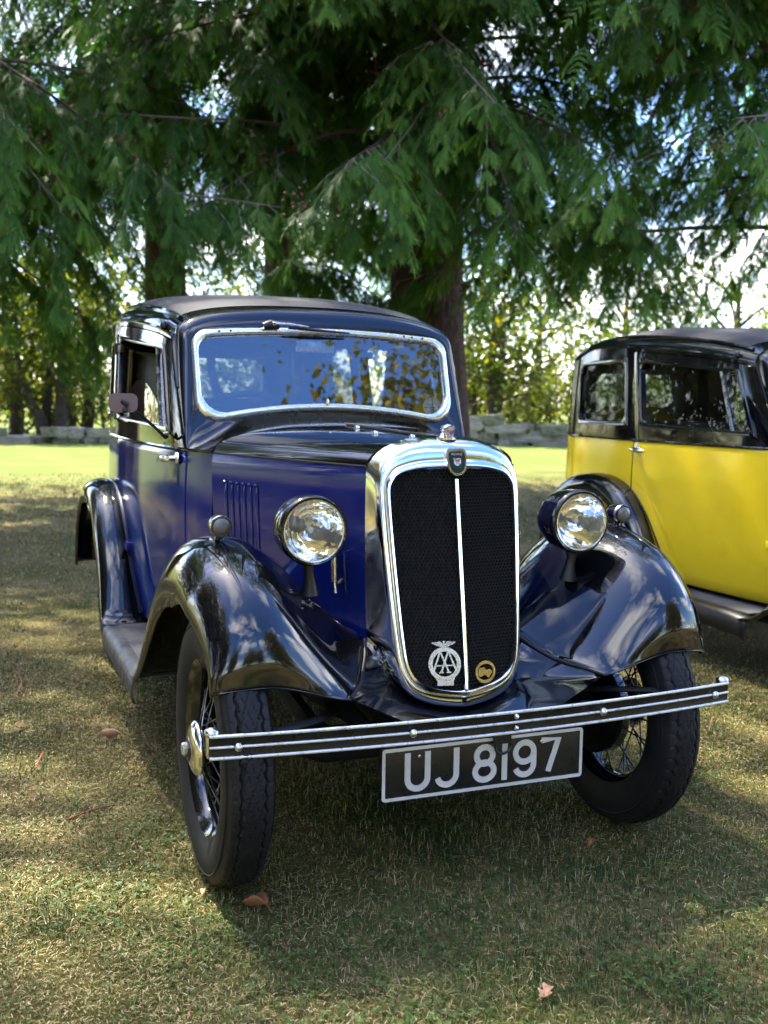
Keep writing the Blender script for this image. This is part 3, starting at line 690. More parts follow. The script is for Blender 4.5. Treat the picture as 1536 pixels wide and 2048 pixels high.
def make_apron(car):
    ou, rr = rad_loop('ou'), rad_loop('rr'); n = 60
    low = [((o*.55+r*.45)*[.985, 1], o) for o, r in zip(ou, rr) if (o*.55+r*.45)[1] < .57]
    A = np.array([(p[0], (rad_y(*o)+.014)*.55+.022*.45, p[1]+.004) for p, o in low]); A = A[np.argsort(np.arctan2(A[:, 0], .7-A[:, 2]))]; A = resample(A, n)
    seam = np.array([(-.212, .02, .575), (-.235, -.045, .549), (-.265, -.11, .525), (-.29, -.165, .515), (-.315, -.205, .511), (-.345, -.25, .503)])
    edge = [(-.345, -.25, .503), (-.31, -.255, .488), (-.272, -.258, .469), (-.194, -.265, .432), (-.10, -.275, .405), (0, -.28, .395)]; edge = edge+[(-x, y, z) for x, y, z in edge[-2::-1]]
    sm_ = spline(seam, 16); B = np.vstack([sm_, spline(edge, n-30)[1:-1], (sm_*[-1, 1, 1])[::-1]]); B = B if len(B) == n else resample(B, n)
    G = []
    for t in np.linspace(0, 1, 16):
        row = []
        for i in range(n):
            c = A[i]*.5+B[i]*.5+np.array([0, .02, -.010])*min(1, max(0, (np.linalg.norm(B[i]-A[i])-.03)/.12)); row.append((1-t)**2*A[i]+2*t*(1-t)*c+t*t*B[i])
        G.append(row)
    mb = MB(); mb.add(*grid(G)); ap = mb.build('apron', 'black_paint', car, 60)
    # return under the edge
    mb = MB(); mb.add(*grid([[p, p+np.array([0, .05, -.012]), p+np.array([0, .12, .0])] for p in resample(edge, 30)])); mb.build('apron_lip', 'satin_black', ap)
    for s in (-1, 1):
        mb = MB(); mb.add(*tube(spline(seam*[-s, 1, 1]+[0, -.003, .003], 24), .0048, 8)); mb.build('beading', 'satin_black', ap)
    return ap

def make_headlamp(car, s):
    c = np.array([s*.379, -.05, .878]); ax = (0, 1, .0)
    mb = MB(); mb.add(*lathe([(.076, -.016), (.083, -.018), (.0875, -.012), (.088, -.002), (.086, .012), (.0855, .022), (.085, .045), (.080, .075), (.068, .108), (.048, .138), (.024, .156), (0, .162)], c, ax, 48)); h = mb.build('headlamp', 'black_paint', car, 50)
    mb = MB(); mb.add(*lathe([(.0765, -.017), (.0775, -.0185), (.0735, -.0175)], c, ax, 48)); mb.build('lens_ring', 'dull_chrome', h)
    mb = MB(); mb.add(*lathe([(.0755, -.014), (.066, .012), (.052, .036), (.036, .052), (.018, .061), (.0, .063)], c, ax, 48)); mb.build('reflector', 'reflector', h, 180)
    mb = MB(); mb.add(*lathe([(.006, .06), (.006, .03), (.009, .026), (.010, .018), (.007, .010), (0, .008)], c, ax, 16)); mb.build('bulb', 'bulb_glass', h)
    G = [[c+np.array([r*math.sin(q), -.016-.013*(1-(r/.0755)**2)-.0009*math.cos(r*math.sin(q)/.0755*30)*(1 if r < .07 else 0), r*math.cos(q)]) for q in np.linspace(0, 2*math.pi, 72, endpoint=False)] for r in np.linspace(.0755, .001, 22)]
    mb = MB(); mb.add(*grid(G, False, True)); mb.build('lens', 'lens_glass', h, 180)
    # pillar to the wing
    mb = MB(); mb.add(*tube([c+[0, .03, -.075], c+[0, .028, -.10], c+[s*-.004, .03, -.125], c+[s*-.006, .035, -.165]], [.020, .013, .014, .024], 14)); mb.build('lamp_stem', 'satin_black', h)
    return h
mat('reflector', (.88, .86, .80), .06, metal=1, bump=(28, .22, .01, 2))
mat('side_lens', (.07, .07, .07), .15, coat=1, bump=(300, .6, .002))

def make_sidelamp(car, s):
    c = np.array([s*.585, .05, .883]); mb = MB()
    mb.add(*lathe([(.021, -.014), (.0245, -.014), (.0265, -.006), (.027, .006), (.0265, .022), (.022, .045), (.013, .062), (0, .068)], c, (0, 1, 0), 28)); o = mb.build('side_lamp', 'black_paint', car, 50)
    mb = MB(); mb.add(*lathe([(0, -.020), (.010, -.0195), (.018, -.017), (.0215, -.0135)], c, (0, 1, 0), 28)); mb.build('lens', 'side_lens', o, 180)
    mb = MB(); mb.add(*lathe([(.0262, -.010), (.0282, -.004), (.0262, .002)], c, (0, 1, 0), 28)); mb.build('lens_ring', 'dull_chrome', o)
    mb = MB(); mb.add(*tube([c+[0, .02, -.02], c+[0, .02, -.035], c+[0, .02, -.048]], [.008, .010, .018], 10)); mb.build('lamp_stem', 'black_paint', o)

def make_bumper(car):
    yb = lambda x: -.355+.052*(abs(x)/.705)**2; z0, z1 = .418, .470; xs = np.linspace(-.692, .692, 41)
    prof = [(0, z0), (-.004, z0-.001), (-.006, z0+.003), (-.0045, z0+.008), (-.0045, z1-.008), (-.006, z1-.003), (-.004, z1+.001), (0, z1), (.006, z1-.004), (.006, z0+.004)]
    G = [[(x, yb(x)+a, b) for a, b in prof] for x in xs]; v, f = grid(G, False, True); n = len(prof); f += [tuple(range(n)), tuple(40*n+i for i in range(n))]
    mb = MB(); mb.add(v, f); b = mb.build('bumper', 'bumper_black', car, 40)
    for zz, h in ((z1-.0015, .0075), (.444, .0062), (z0+.0015, .0075)):
        G = [[(x, yb(x)+a, zz+q) for a, q in ((-.0055, -h/2), (-.0085, -h/2*.8), (-.0095, 0), (-.0085, h/2*.8), (-.0055, h/2))] for x in xs]
        mb = MB(); mb.add(*grid(G)); mb.build('strip', 'bright_strip', b, 60)
    for x, r, zz in ((-.63, .0105, .444), (-.232, .0105, .444), (.277, .0105, .444), (.642, .0105, .444), (.03, .0062, .459), (.03, .0062, .432)):
        mb = MB(); mb.add(*lathe([(r, 0), (r, .003), (r*.85, .007), (r*.5, .0105), (0, .012)], (x, yb(x)-.007, zz), (0, -1, 0), 18)); mb.build('rivet', 'dull_chrome', b, 60)
    for s in (-1, 1):
        x = s*.683; mb = MB(); mb.add(*lathe([(.0, -.052), (.011, -.052), (.0135, -.046), (.0135, -.004), (.0165, -.002), (.0175, .004), (.0155, .010), (.009, .014), (0, .0155)], (x, yb(x)+.010, z1-.001), (0, 0, 1), 20)); mb.build('end_cap', 'dull_chrome', b, 50)
        # spring bars back to the chassis horns
        mb = MB(); mb.add(*tube([(s*.685, yb(.69)+.012, .444), (s*.55, yb(.5)+.045, .452), (s*.42, -.22, .452), (s*.34, -.10, .43), (s*.30, .05, .42)], [.016]*5, 8, flat=.45)); mb.build('bumper_iron', 'chassis_black', b)
    return b
mat('bumper_black', (.005, .005, .005), .28, spec=.35, rvar=(40, .2, .45), cvar=(70, (.035, .028, .018), .58, .75))

GLYPH = {
 'U': [([(0, 1.0), (0, .30)]+arc(.5, .30, .5, .30, 180, 360, 14)[1:]+[(1, 1.0)], False)],
 'J': [([(1, 1.0), (1, .30)]+arc(.5, .30, .5, .30, 0, -165, 14)[1:], False)],
 '8': [(arc(.5, .745, .43, .255, -90, 270, 25)[:-1], True), (arc(.5, .265, .5, .265, 90, 450, 25)[:-1], True)],
 '1': [([(.5, 1.0), (.5, 0)], False)],
 '9': [(arc(.5, .70, .5, .30, 0, 360, 25)[:-1], True), ([(1, .72), (1, .30)]+arc(.5, .30, .5, .30, 0, -160, 14)[1:], False)],
 '7': [([(0, 1.0), (1, 1.0), (.42, 0)], False)]}
def make_plate(car, txt):
    x0, x1, z0, z1, y = -.274, .274, .252, .381, -.272
    mb = MB(); mb.add(*box(((x0+x1)/2, y+.004, (z0+z1)/2), (x1-x0, .006, z1-z0), .0015)); p = mb.build('number_plate', 'plate_black', car, 30)
    F = facing((0, y+.0005, 0)); b = .0045
    mb = MB(); v, f = ribbon(rrect(x0+b, x1-b, z0+b, z1-b, .004, 3), .0075, .0022, True); mb.add(xf(v, F), f); mb.build('border', 'plate_silver', p, 30)
    sw = .0148; h0, h1 = .2695, .366
    for ch, (a, c) in zip('UJ8197', ((-.216, -.149), (-.138, -.073), (-.037, .029), (.028, .074), (.074, .140), (.147, .210))):
        mb = MB()
        for kz, (path, cl) in enumerate(GLYPH[ch]):
            P = [(a+sw/2+(c-a-sw)*px, h0+sw/2+(h1-h0-sw)*pz) for px, pz in path]
            if ch in 'U1' or ch == 'J': P = [(q, (h1 if pz == 1.0 else r if pz else (h0 if ch == '1' else r))) for (q, r), (px, pz) in zip(P, path)]
            v, f = ribbon(P, sw, .0022, cl, .0003+.0004*kz); mb.add(xf(v, F), f)
        mb.build('letter', 'plate_silver', p, 30)
    # hanging strap from the bumper, in front of the plate
    mb = MB(); o = [(.014, .43), (.014, .366), (.062, .366), (.062, .43)]
    v, f = extr(o[::-1], .004, .010); mb.add(xf(v, F), f); mb.add(*tube([(.018, y-.012, .372)]+[(q, y-.012, r) for q, r in arc(.040, .358, .021, .017, 180, 360, 10)]+[(.060, y-.012, .372)], .0032, 6)); mb.build('strap', 'satin_black', p, 40)
    mb = MB(); mb.add(*lathe([(.0045, 0), (.004, .003), (0, .004)], (.152, y-.002, .357), (0, -1, 0), 10)); mb.add(*lathe([(.0045, 0), (.004, .003), (0, .004)], (-.18, y-.002, .357), (0, -1, 0), 10)); mb.build('screw', 'dull_chrome', p)
    mb = MB(); mb.add(*box((-.25, y+.03, .35), (.02, .05, .09), .003)); mb.add(*box((.25, y+.03, .35), (.02, .05, .09), .003)); mb.add(*box((.0, y+.035, .33), (.4, .01, .06), .003)); mb.build('bracket', 'satin_black', p)
    return p

def make_club_badges(car):
    cx, cz = -.058, .540; F = facing((cx, rad_y(cx, cz)-.014, cz), (1, -.15, 0), (0, .169, 1))
    r0, r1 = .0425, .0315; mb = MB(); n = 48
    out = arc(0, 0, r0, r0, 0, 360, n+1)[:-1]; inn = arc(0, 0, r1, r1, 0, 360, n+1)[:-1]
    v = [(*p, 0) for p in out]+[(*p, .004) for p in out]+[(*p, .004) for p in inn]+[(*p, 0) for p in inn]
    f = []
    for a in range(4): f += [(a*n+i, a*n+(i+1) % n, ((a+1) % 4)*n+(i+1) % n, ((a+1) % 4)*n+i) for i in range(n)]
    mb.add(xf(v, F), f)
    v, f = extr([(-.026, -.034), (-.021, -.044), (-.021, -.054), (.021, -.054), (.021, -.044), (.026, -.034), (.012, -.0405), (-.012, -.0405)], .004, .0); mb.add(xf(v, F), f)
    bd = mb.build('club_badge', 'badge_silver', car, 35)
    for s in (-1, 1):                                               # the two interlaced letters
        mb = MB(); ox = s*.0105
        for path in ([(ox-.0205, -.021), (ox-.002, .027)], [(ox+.0205, -.021), (ox+.002, .027)], [(ox-.0135, -.004), (ox+.0135, -.004)], [(ox-.0265, -.0215), (ox-.0145, -.0215)], [(ox+.0145, -.0215), (ox+.0265, -.0215)], [(ox-.004, .0275), (ox+.004, .0275)]):
            w = .0046 if abs(path[0][0]-path[1][0]) > .015 and abs(path[0][1]-path[1][1]) > .01 else .0030
            v, f = ribbon(path, w, .0035 if s < 0 else .0042, False, .0004); mb.add(xf(v, F), f)
        mb.build('letter', 'badge_silver', bd, 30)
    for s in (-1, 1):                                               # wings above
        mb = MB(); w = [(0, .042), (s*.004, .052), (s*.010, .057), (s*.018, .0555), (s*.032, .0545), (s*.026, .0495), (s*.019, .0465), (s*.010, .0435)]
        v, f = extr(w if s < 0 else w[::-1], .0035, .0005); mb.add(xf(v, F), f); mb.build('wing', 'badge_silver', bd, 30)
        for k in range(3):
            mb = MB(); v, f = ribbon([(s*.008, .0475+.0025*k), (s*(.018+.003*k), .0485+.0022*k)], .0006, .0006, False, .004); mb.add(xf(v, F), f); mb.build('feather', 'satin_black', bd, 0)
    mb = MB(); v, f = ribbon([(0, .040), (0, .058)], .005, .005, False, .0005); mb.add(xf(v, F), f); mb.build('stem', 'badge_silver', bd, 30)
    for s in (-1, 1):
        mb = MB(); v, f = lathe([(.0032, 0), (.0028, .0018), (0, .002)], (s*.037, 0, .004), (0, 0, 1), 10); mb.add(xf(v, F), f); mb.build('screw', 'dull_chrome', bd)
    for k in range(7):                                              # worn stamped characters, not legible
        mb = MB(); x = -.015+.005*k; v, f = ribbon([(x-.001, -.0505), (x+.0008*(k % 2), -.0475), (x+.0012, -.0505+.001*(k % 3))], .0007, .0004, False, .0041); mb.add(xf(v, F), f); mb.build('stamp', 'dull_chrome', bd, 0)
    # round brass badge with a little car
    cx, cz = .054, .512; F = facing((cx, rad_y(cx, cz)-.014, cz), (1, .15, 0), (0, .169, 1)); mb = MB()
    out = arc(0, 0, .031, .0285, 0, 360, n+1)[:-1]; inn = arc(0, 0, .0245, .0205, 0, 360, n+1)[:-1]
    v = [(*p, 0) for p in out]+[(*p, .003) for p in out]+[(*p, .003) for p in inn]+[(*p, 0) for p in inn]; f = []
    for a in range(4): f += [(a*n+i, a*n+(i+1) % n, ((a+1) % 4)*n+(i+1) % n, ((a+1) % 4)*n+i) for i in range(n)]
    mb.add(xf(v, F), f); b2 = mb.build('car_badge', 'brass', car, 35)
    sil = [(-.021, .006), (-.019, .011), (-.002, .012), (.0, .006), (.014, .005), (.019, .002), (.0205, -.005), (.015, -.008), (.010, -.0165), (.004, -.012), (.001, -.008), (-.008, -.008), (-.013, -.012), (-.020, -.010), (-.0225, -.002)]
    mb = MB(); v, f = extr(sil[::-1], .0032, .0002); mb.add(xf(v, F), f); mb.build('emblem', 'brass', b2, 0)
    for w in ([(-.016, .009), (-.004, .0095)], [(-.021, .003), (.013, .002)], [(.002, .002), (.003, -.008)]):
        mb = MB(); v, f = ribbon(w, .0012, .0008, False, .0034); mb.add(xf(v, F), f); mb.build('emblem', 'brass', b2, 0)
    for s in (-1, 1):
        mb = MB(); v, f = lathe([(.0022, 0), (.002, .0012), (0, .0014)], (s*.0275, .004*s, .003), (0, 0, 1), 8); mb.add(xf(v, F), f); mb.build('screw', 'dull_chrome', b2)

def make_running_board(car, s, mt_='grey_edge'):
    ys = np.linspace(.86, 1.66, 20); prof = [(-.46, .285), (-.46, .312), (-.47, .318), (-.635, .318), (-.655, .317), (-.672, .312), (-.685, .300), (-.691, .282), (-.691, .235), (-.688, .228), (-.68, .228)]
    G = []
    for y in ys:
        k = max(0, (1.02-y)/.16); G.append([(-s*x, y, z-.012*k*k) for x, z in prof])
    mb = MB(); mb.add(*grid(G)); o = mb.build('running_board', mt_, car, 40); solid(o, .004)
    mb = MB()
    for k in range(26):
        x = -.475-.0062*k; mb.add(*tube([(-s*x, y, .3205) for y in (.90, 1.25, 1.62)], .0022, 5))
    mb.add(*box((s*.553, 1.26, .3185), (.175, .73, .002))); mb.build('tread_mat', 'rubber_mat', o, 60)

def make_interior(car):
    mb = MB(); mb.add(*box((0, 1.75, .36), (.96, 1.9, .02))); mb.add(*box((0, .82, .62), (.84, .02, .6))); mb.build('cabin_floor', 'interior_dark', car)
    for x in (-.255, .255):
        mb = MB(); G = []
        for t in np.linspace(0, 1, 12):
            z = .60+.50*t; w = .20*(1-.25*max(0, t-.7)/.3); G.append([(x+w*a, 1.72+.10*t+(.045*(1-a*a*.6) if b else -.05*(1-a*a*.7)), z) for a, b in ((-1, 0), (-.6, 0), (-.2, 0), (.2, 0), (.6, 0), (1, 0), (1, 1), (.4, 1), (-.4, 1), (-1, 1))])
        v, f = grid(G, False, True); f.append(tuple(11*10+i for i in range(10))); mb.add(v, f); mb.add(*box((x, 1.52, .58), (.40, .48, .13), .03)); mb.build('front_seat', 'leather_brown', car, 50)
    mb = MB(); mb.add(*box((0, 2.58, .86), (.96, .14, .52), .04)); mb.add(*box((0, 2.36, .60), (.96, .44, .14), .03)); mb.build('rear_seat', 'leather_brown', car, 50)
    mb = MB(); mb.add(*box((0, .985, 1.035), (.84, .05, .12), .012)); d = mb.build('dashboard', 'leather_brown', car, 50)
    for x, r in ((-.02, .045), (.085, .03), (-.125, .03)):
        mb = MB(); mb.add(*lathe([(r, 0), (r, .008), (r*.85, .010)], (x, 1.011, 1.04), (0, 1, 0), 20)); mb.build('dial', 'dull_chrome', d)
    c = np.array([-.235, 1.27, 1.055]); ax = np.array([0, -.80, -.60]); a = np.array([1., 0, 0]); b = np.cross(ax, a)
    ring = [c+.20*(math.cos(q)*a+math.sin(q)*b) for q in np.linspace(0, 2*math.pi, 48, endpoint=False)]
    mb = MB(); mb.add(*tube(ring, .011, 8, True)); sw = mb.build('steering_wheel', 'steering_black', car)
    for k in range(4):
        q = R(45+90*k); mb = MB(); mb.add(*tube([c, c+.195*(math.cos(q)*a+math.sin(q)*b)], .004, 6)); mb.build('spoke', 'dull_chrome', sw)
    mb = MB(); mb.add(*lathe([(.0, -.03), (.035, -.028), (.04, -.01), (.018, .01), (.018, .42)], c, ax, 16)); mb.build('hub', 'steering_black', sw)
    mb = MB(); mb.add(*box((-.01, 1.09, 1.385), (.14, .012, .045), .004)); mb.build('rear_view_mirror', 'dull_chrome', car, 30)
    mb = MB(); mb.add(*box((-.30, 1.10, 1.415), (.26, .01, .05), .003)); mb.build('sun_visor', 'headlining', car, 30)
    G = [[tuple(np.array(roof_pt(u, a, s))*[.98, 1, 1]-np.array([0, 0, .02])) for s, a in [(-1, q) for q in np.linspace(0, 1, 10)]+[(1, q) for q in np.linspace(1, 0, 10)[1:]]] for u in np.linspace(.02, .98, 12)]
    mb = MB(); mb.add(*grid(G)); mb.build('headlining', 'headlining', car, 180)

def make_chassis(car):
    mb = MB()
    for s in (-1, 1):
        mb.add(*tube([(s*.27, -.20, .395), (s*.28, -.12, .41), (s*.30, 0, .43), (s*.30, .4, .40), (s*.32, 1.5, .38), (s*.34, 2.7, .42)], [.015, .022, .03, .04, .04, .035], 8))
        mb.add(*tube([(s*.33, -.20, .40), (s*.34, -.12, .36), (s*.34, .05, .345), (s*.34, .25, .37), (s*.34, .42, .42)], .024, 6, flat=1.2))
    mb.build('chassis', 'chassis_black', car)
    mb = MB(); mb.add(*tube([(-.52, 0, .335), (-.42, 0, .33), (-.33, 0, .29), (.33, 0, .29), (.42, 0, .33), (.52, 0, .335)], .024, 10)); mb.add(*tube([(-.45, .13, .31), (.45, .13, .31)], .011, 8)); mb.build('front_axle', 'chassis_black', car)
    mb = MB(); mb.add(*tube([(-.55, 2.286, .33), (-.12, 2.286, .33), (-.07, 2.286, .33), (.07, 2.286, .33), (.12, 2.286, .33), (.55, 2.286, .33)], [.03, .035, .09, .09, .035, .03], 12)); mb.build('rear_axle', 'chassis_black', car)
    mb = MB(); mb.add(*box((0, .30, .46), (.34, .5, .26), .03)); mb.add(*lathe([(.0, 0), (.05, 0), (.055, .02), (.055, .05)], (0, .02, .42), (0, 1, 0), 16)); mb.build('engine_sump', 'chassis_black', car)
    # inner panels that close the wheel bays
    for s in (-1, 1):
        mb = MB(); mb.add(*grid([[(s*(.18 if y < .1 else .24), y, z) for z in (.42, .60)] for y in (.05, .35, .8)])); mb.add(*grid([[(s*.47, y, z) for z in (.25, .40)] for y in (.8, 1.7)])); mb.build('valance', 'chassis_black', car)

def make_car(name, paint, handle_rear=False, plate=None, extras=True, front=True, steer=0.):
    car = empty(name)
    cab, body, doors, ws, nn = make_cabin(car, paint, handle_rear)
    # fabric sliding roof
    us = np.linspace(.055, .66, 16); G = []
    for i, u in enumerate(us):
        row = [np.array(roof_pt(u, a, -1)) for a in np.linspace(.30, 1, 12)]; row = row+[p*[-1, 1, 1] for p in row[-2::-1]]
        e = i in (0, len(us)-1); up_ = .002 if e else .012
        G.append([p+[0, 0, (-.002 if k in (0, len(row)-1) else up_)] for k, p in enumerate(row)])
    mb = MB(); mb.add(*grid(G)); mb.build('sunroof', 'roof_fabric', car, 60)
    for s in (-1, 1):
        mb = MB(); mb.add(*tube([np.array(roof_pt(u, .29, s))+[0, 0, .004] for u in np.linspace(.03, .72, 20)], .009, 6)); mb.build('roof_rail', 'black_paint', cab)
    bt = make_bonnet(car, paint); make_radiator(car); make_apron(car)
    for s in (-1, 1):
        G, cs = fender_front(s); mb = MB(); mb.add(*grid(G)); fd = mb.build('front_wing', 'black_paint', car, 45); solid(fd, .0035, 1 if s > 0 else -1)
        # tapered pressed rib ahead of the side lamp
        Gn = np.array(G); ci = [np.argmin(abs(cs[:, 0]-y)+(0 if 1 else 0)+(cs[:, 1] < .62)*9) for y in np.linspace(.09, -.235, 16)]
        P = Gn[ci, 8]; P = spline(P, 20); mb = MB(); mb.add(*tube(P, np.linspace(.011, .003, 20), 8, flat=.75)); mb.build('rib', 'black_paint', fd)
        e = Gn[:, 0]; mb = MB(); mb.add(*tube(e, .0035, 6)); mb.build('lip', 'black_paint', fd)
        mb = MB(); mb.add(*tube(Gn[0], .004, 6)); mb.build('lip', 'black_paint', fd)
        for k in (27, 46, 48): p = Gn[k, 1]; mb = MB(); mb.add(*lathe([(.004, 0), (.003, .002), (0, .0025)], p+[s*.003, 0, 0], (s, 0, 0), 8)); mb.build('rivet', 'satin_black', fd)
        G = fender_rear(s); mb = MB(); mb.add(*grid(G)); rf = mb.build('rear_wing', 'black_paint', car, 45); solid(rf, .0035, -1 if s < 0 else 1)
        mb = MB(); mb.add(*tube(np.array(G)[4:, 0], .004, 6)); mb.build('lip', 'black_paint', rf)
        mb = MB(); mb.add(*tube(spline([(s*(float(hb(y))*float(fzl(z))+.004), y, z) for y, z in ((1.62, .36), (1.70, .52), (1.82, .68), (1.98, .79), (2.2, .835), (2.45, .81))], 30), .005, 6)); mb.build('beading', 'satin_black', rf)
        make_running_board(car, s, 'satin_black' if handle_rear else 'grey_edge'); make_headlamp(car, s); make_sidelamp(car, s)
        make_wheel(car, (s*.575-.022, 0, .342), s, steer, extras, 0); make_wheel(car, (s*.548, 2.286, .342), s, 0, False, 0, False)
        # door furniture
        d = doors[s]; y0 = .965 if not handle_rear else 1.90; x = s*float(hb(y0)); zz = 1.0 if not handle_rear else .985; dr = 1 if not handle_rear else -1; mb = MB()
        mb.add(*lathe([(.021, 0), (.019, .006), (.010, .009), (.0085, .034)], (x, y0, zz), (s, 0, 0), 20)); mb.add(*tube([(x+s*.036, y0-dr*.012, zz), (x+s*.037, y0, zz), (x+s*.038, y0+dr*.05, zz-.002), (x+s*.036, y0+dr*.10, zz-.004), (x+s*.034, y0+dr*.115, zz-.004)], [.008, .012, .0125, .009, .004], 12)); mb.build('handle', 'chrome', d, 50)
        yh = 2.11 if not handle_rear else .90
        for zz, mt_ in ((.61, paint), (1.40 if not handle_rear else 1.0, 'satin_black')):
            yh = (1.80 if zz < .8 else 2.11) if not handle_rear else .90
            x = s*(float(hb(yh))*float(fzl(zz)) if zz < 1.03 else float(hb(yh))*.945); mb = MB()
            mb.add(*tube([(x+s*.016, yh, zz-.024), (x+s*.016, yh, zz+.024)], .012, 10)); mb.add(*box((x+s*.008, yh-.05, zz), (.018, .10, .030), .004)); mb.add(*box((x+s*.008, yh+.03, zz), (.014, .05, .034), .004)); mb.build('hinge', mt_, d, 40)
        mb = MB(); p = np.array(side_pt(.03, 1.0, s, .01)); mb.add(*lathe([(.012, -.008), (.014, 0), (.010, .012), (.004, .017)], p+[0, .06, .028], (0, 0, 1), 12)); mb.build('roof_knob', 'satin_black', cab)
    make_interior(car); make_chassis(car)
    if extras:
        b = make_bumper(car); make_plate(car, plate); make_club_badges(car)
        # wiper on the top of the windscreen frame
        z = 1.438; c = np.array([-.185, wsy(z), z])+nn*.03; mb = MB(); mb.add(*tube([c+[-.035, 0, -.004], c+[-.01, 0, .002], c+[.02, 0, .0]], [.012, .017, .013], 12)); w = mb.build('wiper', 'satin_black', ws, 50)
        mb = MB(); mb.add(*lathe([(.006, -.02), (.008, .012), (.005, .016)], c+nn*.004, nn, 12)); mb.add(*tube([c+nn*.02, c+nn*.022+[.05, 0, -.002], c+nn*.016+[.12, 0, -.006]], [.006, .005, .003], 8)); mb.build('wiper', 'dull_chrome', ws, 50)
        mb = MB(); mb.add(*tube([c+nn*.012+[.05, 0, -.010], c+nn*.008+[.16, 0, -.014], c+nn*.002+[.275, 0, -.017]], [.005, .0055, .003], 6)); mb.build('wiper', 'satin_black', ws, 50)
        # licence disc inside the lower corner
        z = 1.178; c = np.array([.395, wsy(z), z])-nn*.008; F = facing(c, (1, 0, 0), (0, .282, .959)); mb = MB(); v, f = extr(arc(0, 0, .037, .037, 0, 360, 33)[:-1], .0008, 0); mb.add(xf(v, F), f); dk = mb.build('licence_disc', 'paper', ws, 0)
        mb = MB()
        for w_ in ([(-.034, 0), (.034, 0)], [(0, -.034), (0, .034)]): v, f = ribbon(w_, .004, .0005, False, .0012); mb.add(xf(v, F), f)
        mb.build('licence_disc', 'dull_green', ws, 0)
        mb = MB(); c = np.array([-.01, wsy(1.18), 1.178])+nn*.014; mb.add(*lathe([(.007, 0), (.006, .012), (.003, .02)], c, (0, -.2, 1), 10)); mb.build('stud', 'dull_chrome', ws)
        # door mirror on a long arm (right-hand-drive side)
        d = doors[-1]; p = np.array([-.54, 1.03, 1.078]); q = np.array([-.716, .80, 1.180])
        mb = MB(); mb.add(*tube(spline([p+[.004, .055, .006], p+[-.008, .02, -.008], p+[-.014, -.02, -.01], p*.6+q*.4+[-.0, 0, -.006], q+[.012, .005, -.006], q+[.0, -.012, .006]], 24), .0052, 8)); mb.add(*lathe([(.012, 0), (.010, .012), (.006, .02)], p+[0, 0, -.004], (-1, 0, 0), 10)); mb.build('mirror_arm', 'satin_black', d)
        mb = MB(); o = rrect(-.043, .043, -.029, .029, .020, 8); F = facing(q, (.97, -.22, 0), (0, 0, 1)); v, f = extr(o, .010, -.010); mb.add(xf(v, F), f); m_ = mb.build('mirror', 'mirror_back', d, 30)
        mb = MB(); mb.add(*tube([q+[-.008, -.016, .006], q+[.012, -.014, -.006]], [.007, .0085], 10)); mb.add(*lathe([(.010, 0), (.008, .01), (0, .013)], q+[.006, -.004, -.022], (0, -1, 0), 10)); mb.build('mirror_clamp', 'satin_black', d)
    return car
mat('dull_green', (.12, .18, .10), .7)

blue = make_car('vintage_car', 'blue_paint', False, 'UJ 8197', True, steer=R(0))
tag(blue, 'dark blue vintage saloon with black wings and tall chrome radiator', 'car', 'vintage saloons parked on the grass')
yel = make_car('vintage_car', 'yellow_paint', True, None, False)
yel.location = (2.58, .18, -.02); yel.rotation_euler = (0, 0, R(-2))
tag(yel, 'yellow vintage saloon with black roof and waist behind the blue one', 'car', 'vintage saloons parked on the grass')

# ------------------------------------------------------------------ vegetation builders
def np_mesh(name, V, F, mt, parent=None, v=None, smooth=False):
    """V (n,3), F (m,k) arrays -> mesh object; v = per-vertex colour value"""
    me = bpy.data.meshes.new(name); n, m, k = len(V), len(F), F.shape[1]
    me.vertices.add(n); me.vertices.foreach_set('co', np.ascontiguousarray(V, dtype=np.float32).ravel())
    me.loops.add(m*k); me.loops.foreach_set('vertex_index', np.ascontiguousarray(F, dtype=np.int32).ravel())
    me.polygons.add(m); me.polygons.foreach_set('loop_start', np.arange(0, m*k, k, dtype=np.int32))
    if v is not None:
        a = me.attributes.new('v', 'FLOAT', 'POINT'); a.data.foreach_set('value', np.asarray(v, dtype=np.float32))
    me.update(calc_edges=True); me.materials.append(M(mt))
    if smooth: me.polygons.foreach_set('use_smooth', np.ones(m, dtype=bool))
    o = bpy.data.objects.new(name, me); COL.objects.link(o)
    if parent is not None: o.parent = parent
    return o

def frond_template(seed, pairs=13):
    r = np.random.default_rng(seed); V, F, T = [], [], []
    def blade(b, d, l, w, t, droop):
        d = d/np.linalg.norm(d); sd_ = np.array([-d[1], d[0], 0]); o = len(V)
        V.extend([b+sd_*w, b-sd_*w, b+d*l+[0, 0, -droop*l]]); T.extend([t, t, t+.3]); F.append((o, o+1, o+2))
    bend = r.uniform(-.10, .10); ax = lambda t: np.array([t, bend*math.sin(t*3), -.30*t*t])
    for i in range(pairs):
        t = .03+.90*i/pairs
        for s in (-1, 1):
            l = (.27*math.sin(math.pi*min(1, .18+.82*(1-t)))**.8*(1-t*.35)+.06)*r.uniform(.8, 1.12); a = R(r.uniform(34, 50))*s
            blade(ax(t+.03*(s > 0)), np.array([math.cos(a), math.sin(a), 0.]), l, .0165*13/pairs+.005, t*.6, r.uniform(.05, .35))
    blade(ax(.0), np.array([1., 0, -.1]), .6, .02, .0, .1); blade(ax(.84), np.array([1., 0, -.5]), .24, .04, .8, .2)
    return np.array(V), np.array(F), np.array(T)
FT = [frond_template(k) for k in range(6)]
FTC = [frond_template(20+k, 6) for k in range(4)]
def basis(D, Nn):
    D = D/np.linalg.norm(D, axis=1, keepdims=True); S = np.cross(Nn, D); S /= np.maximum(np.linalg.norm(S, axis=1, keepdims=True), 1e-6); U = np.cross(D, S)
    return np.stack([D, S, U], 1)
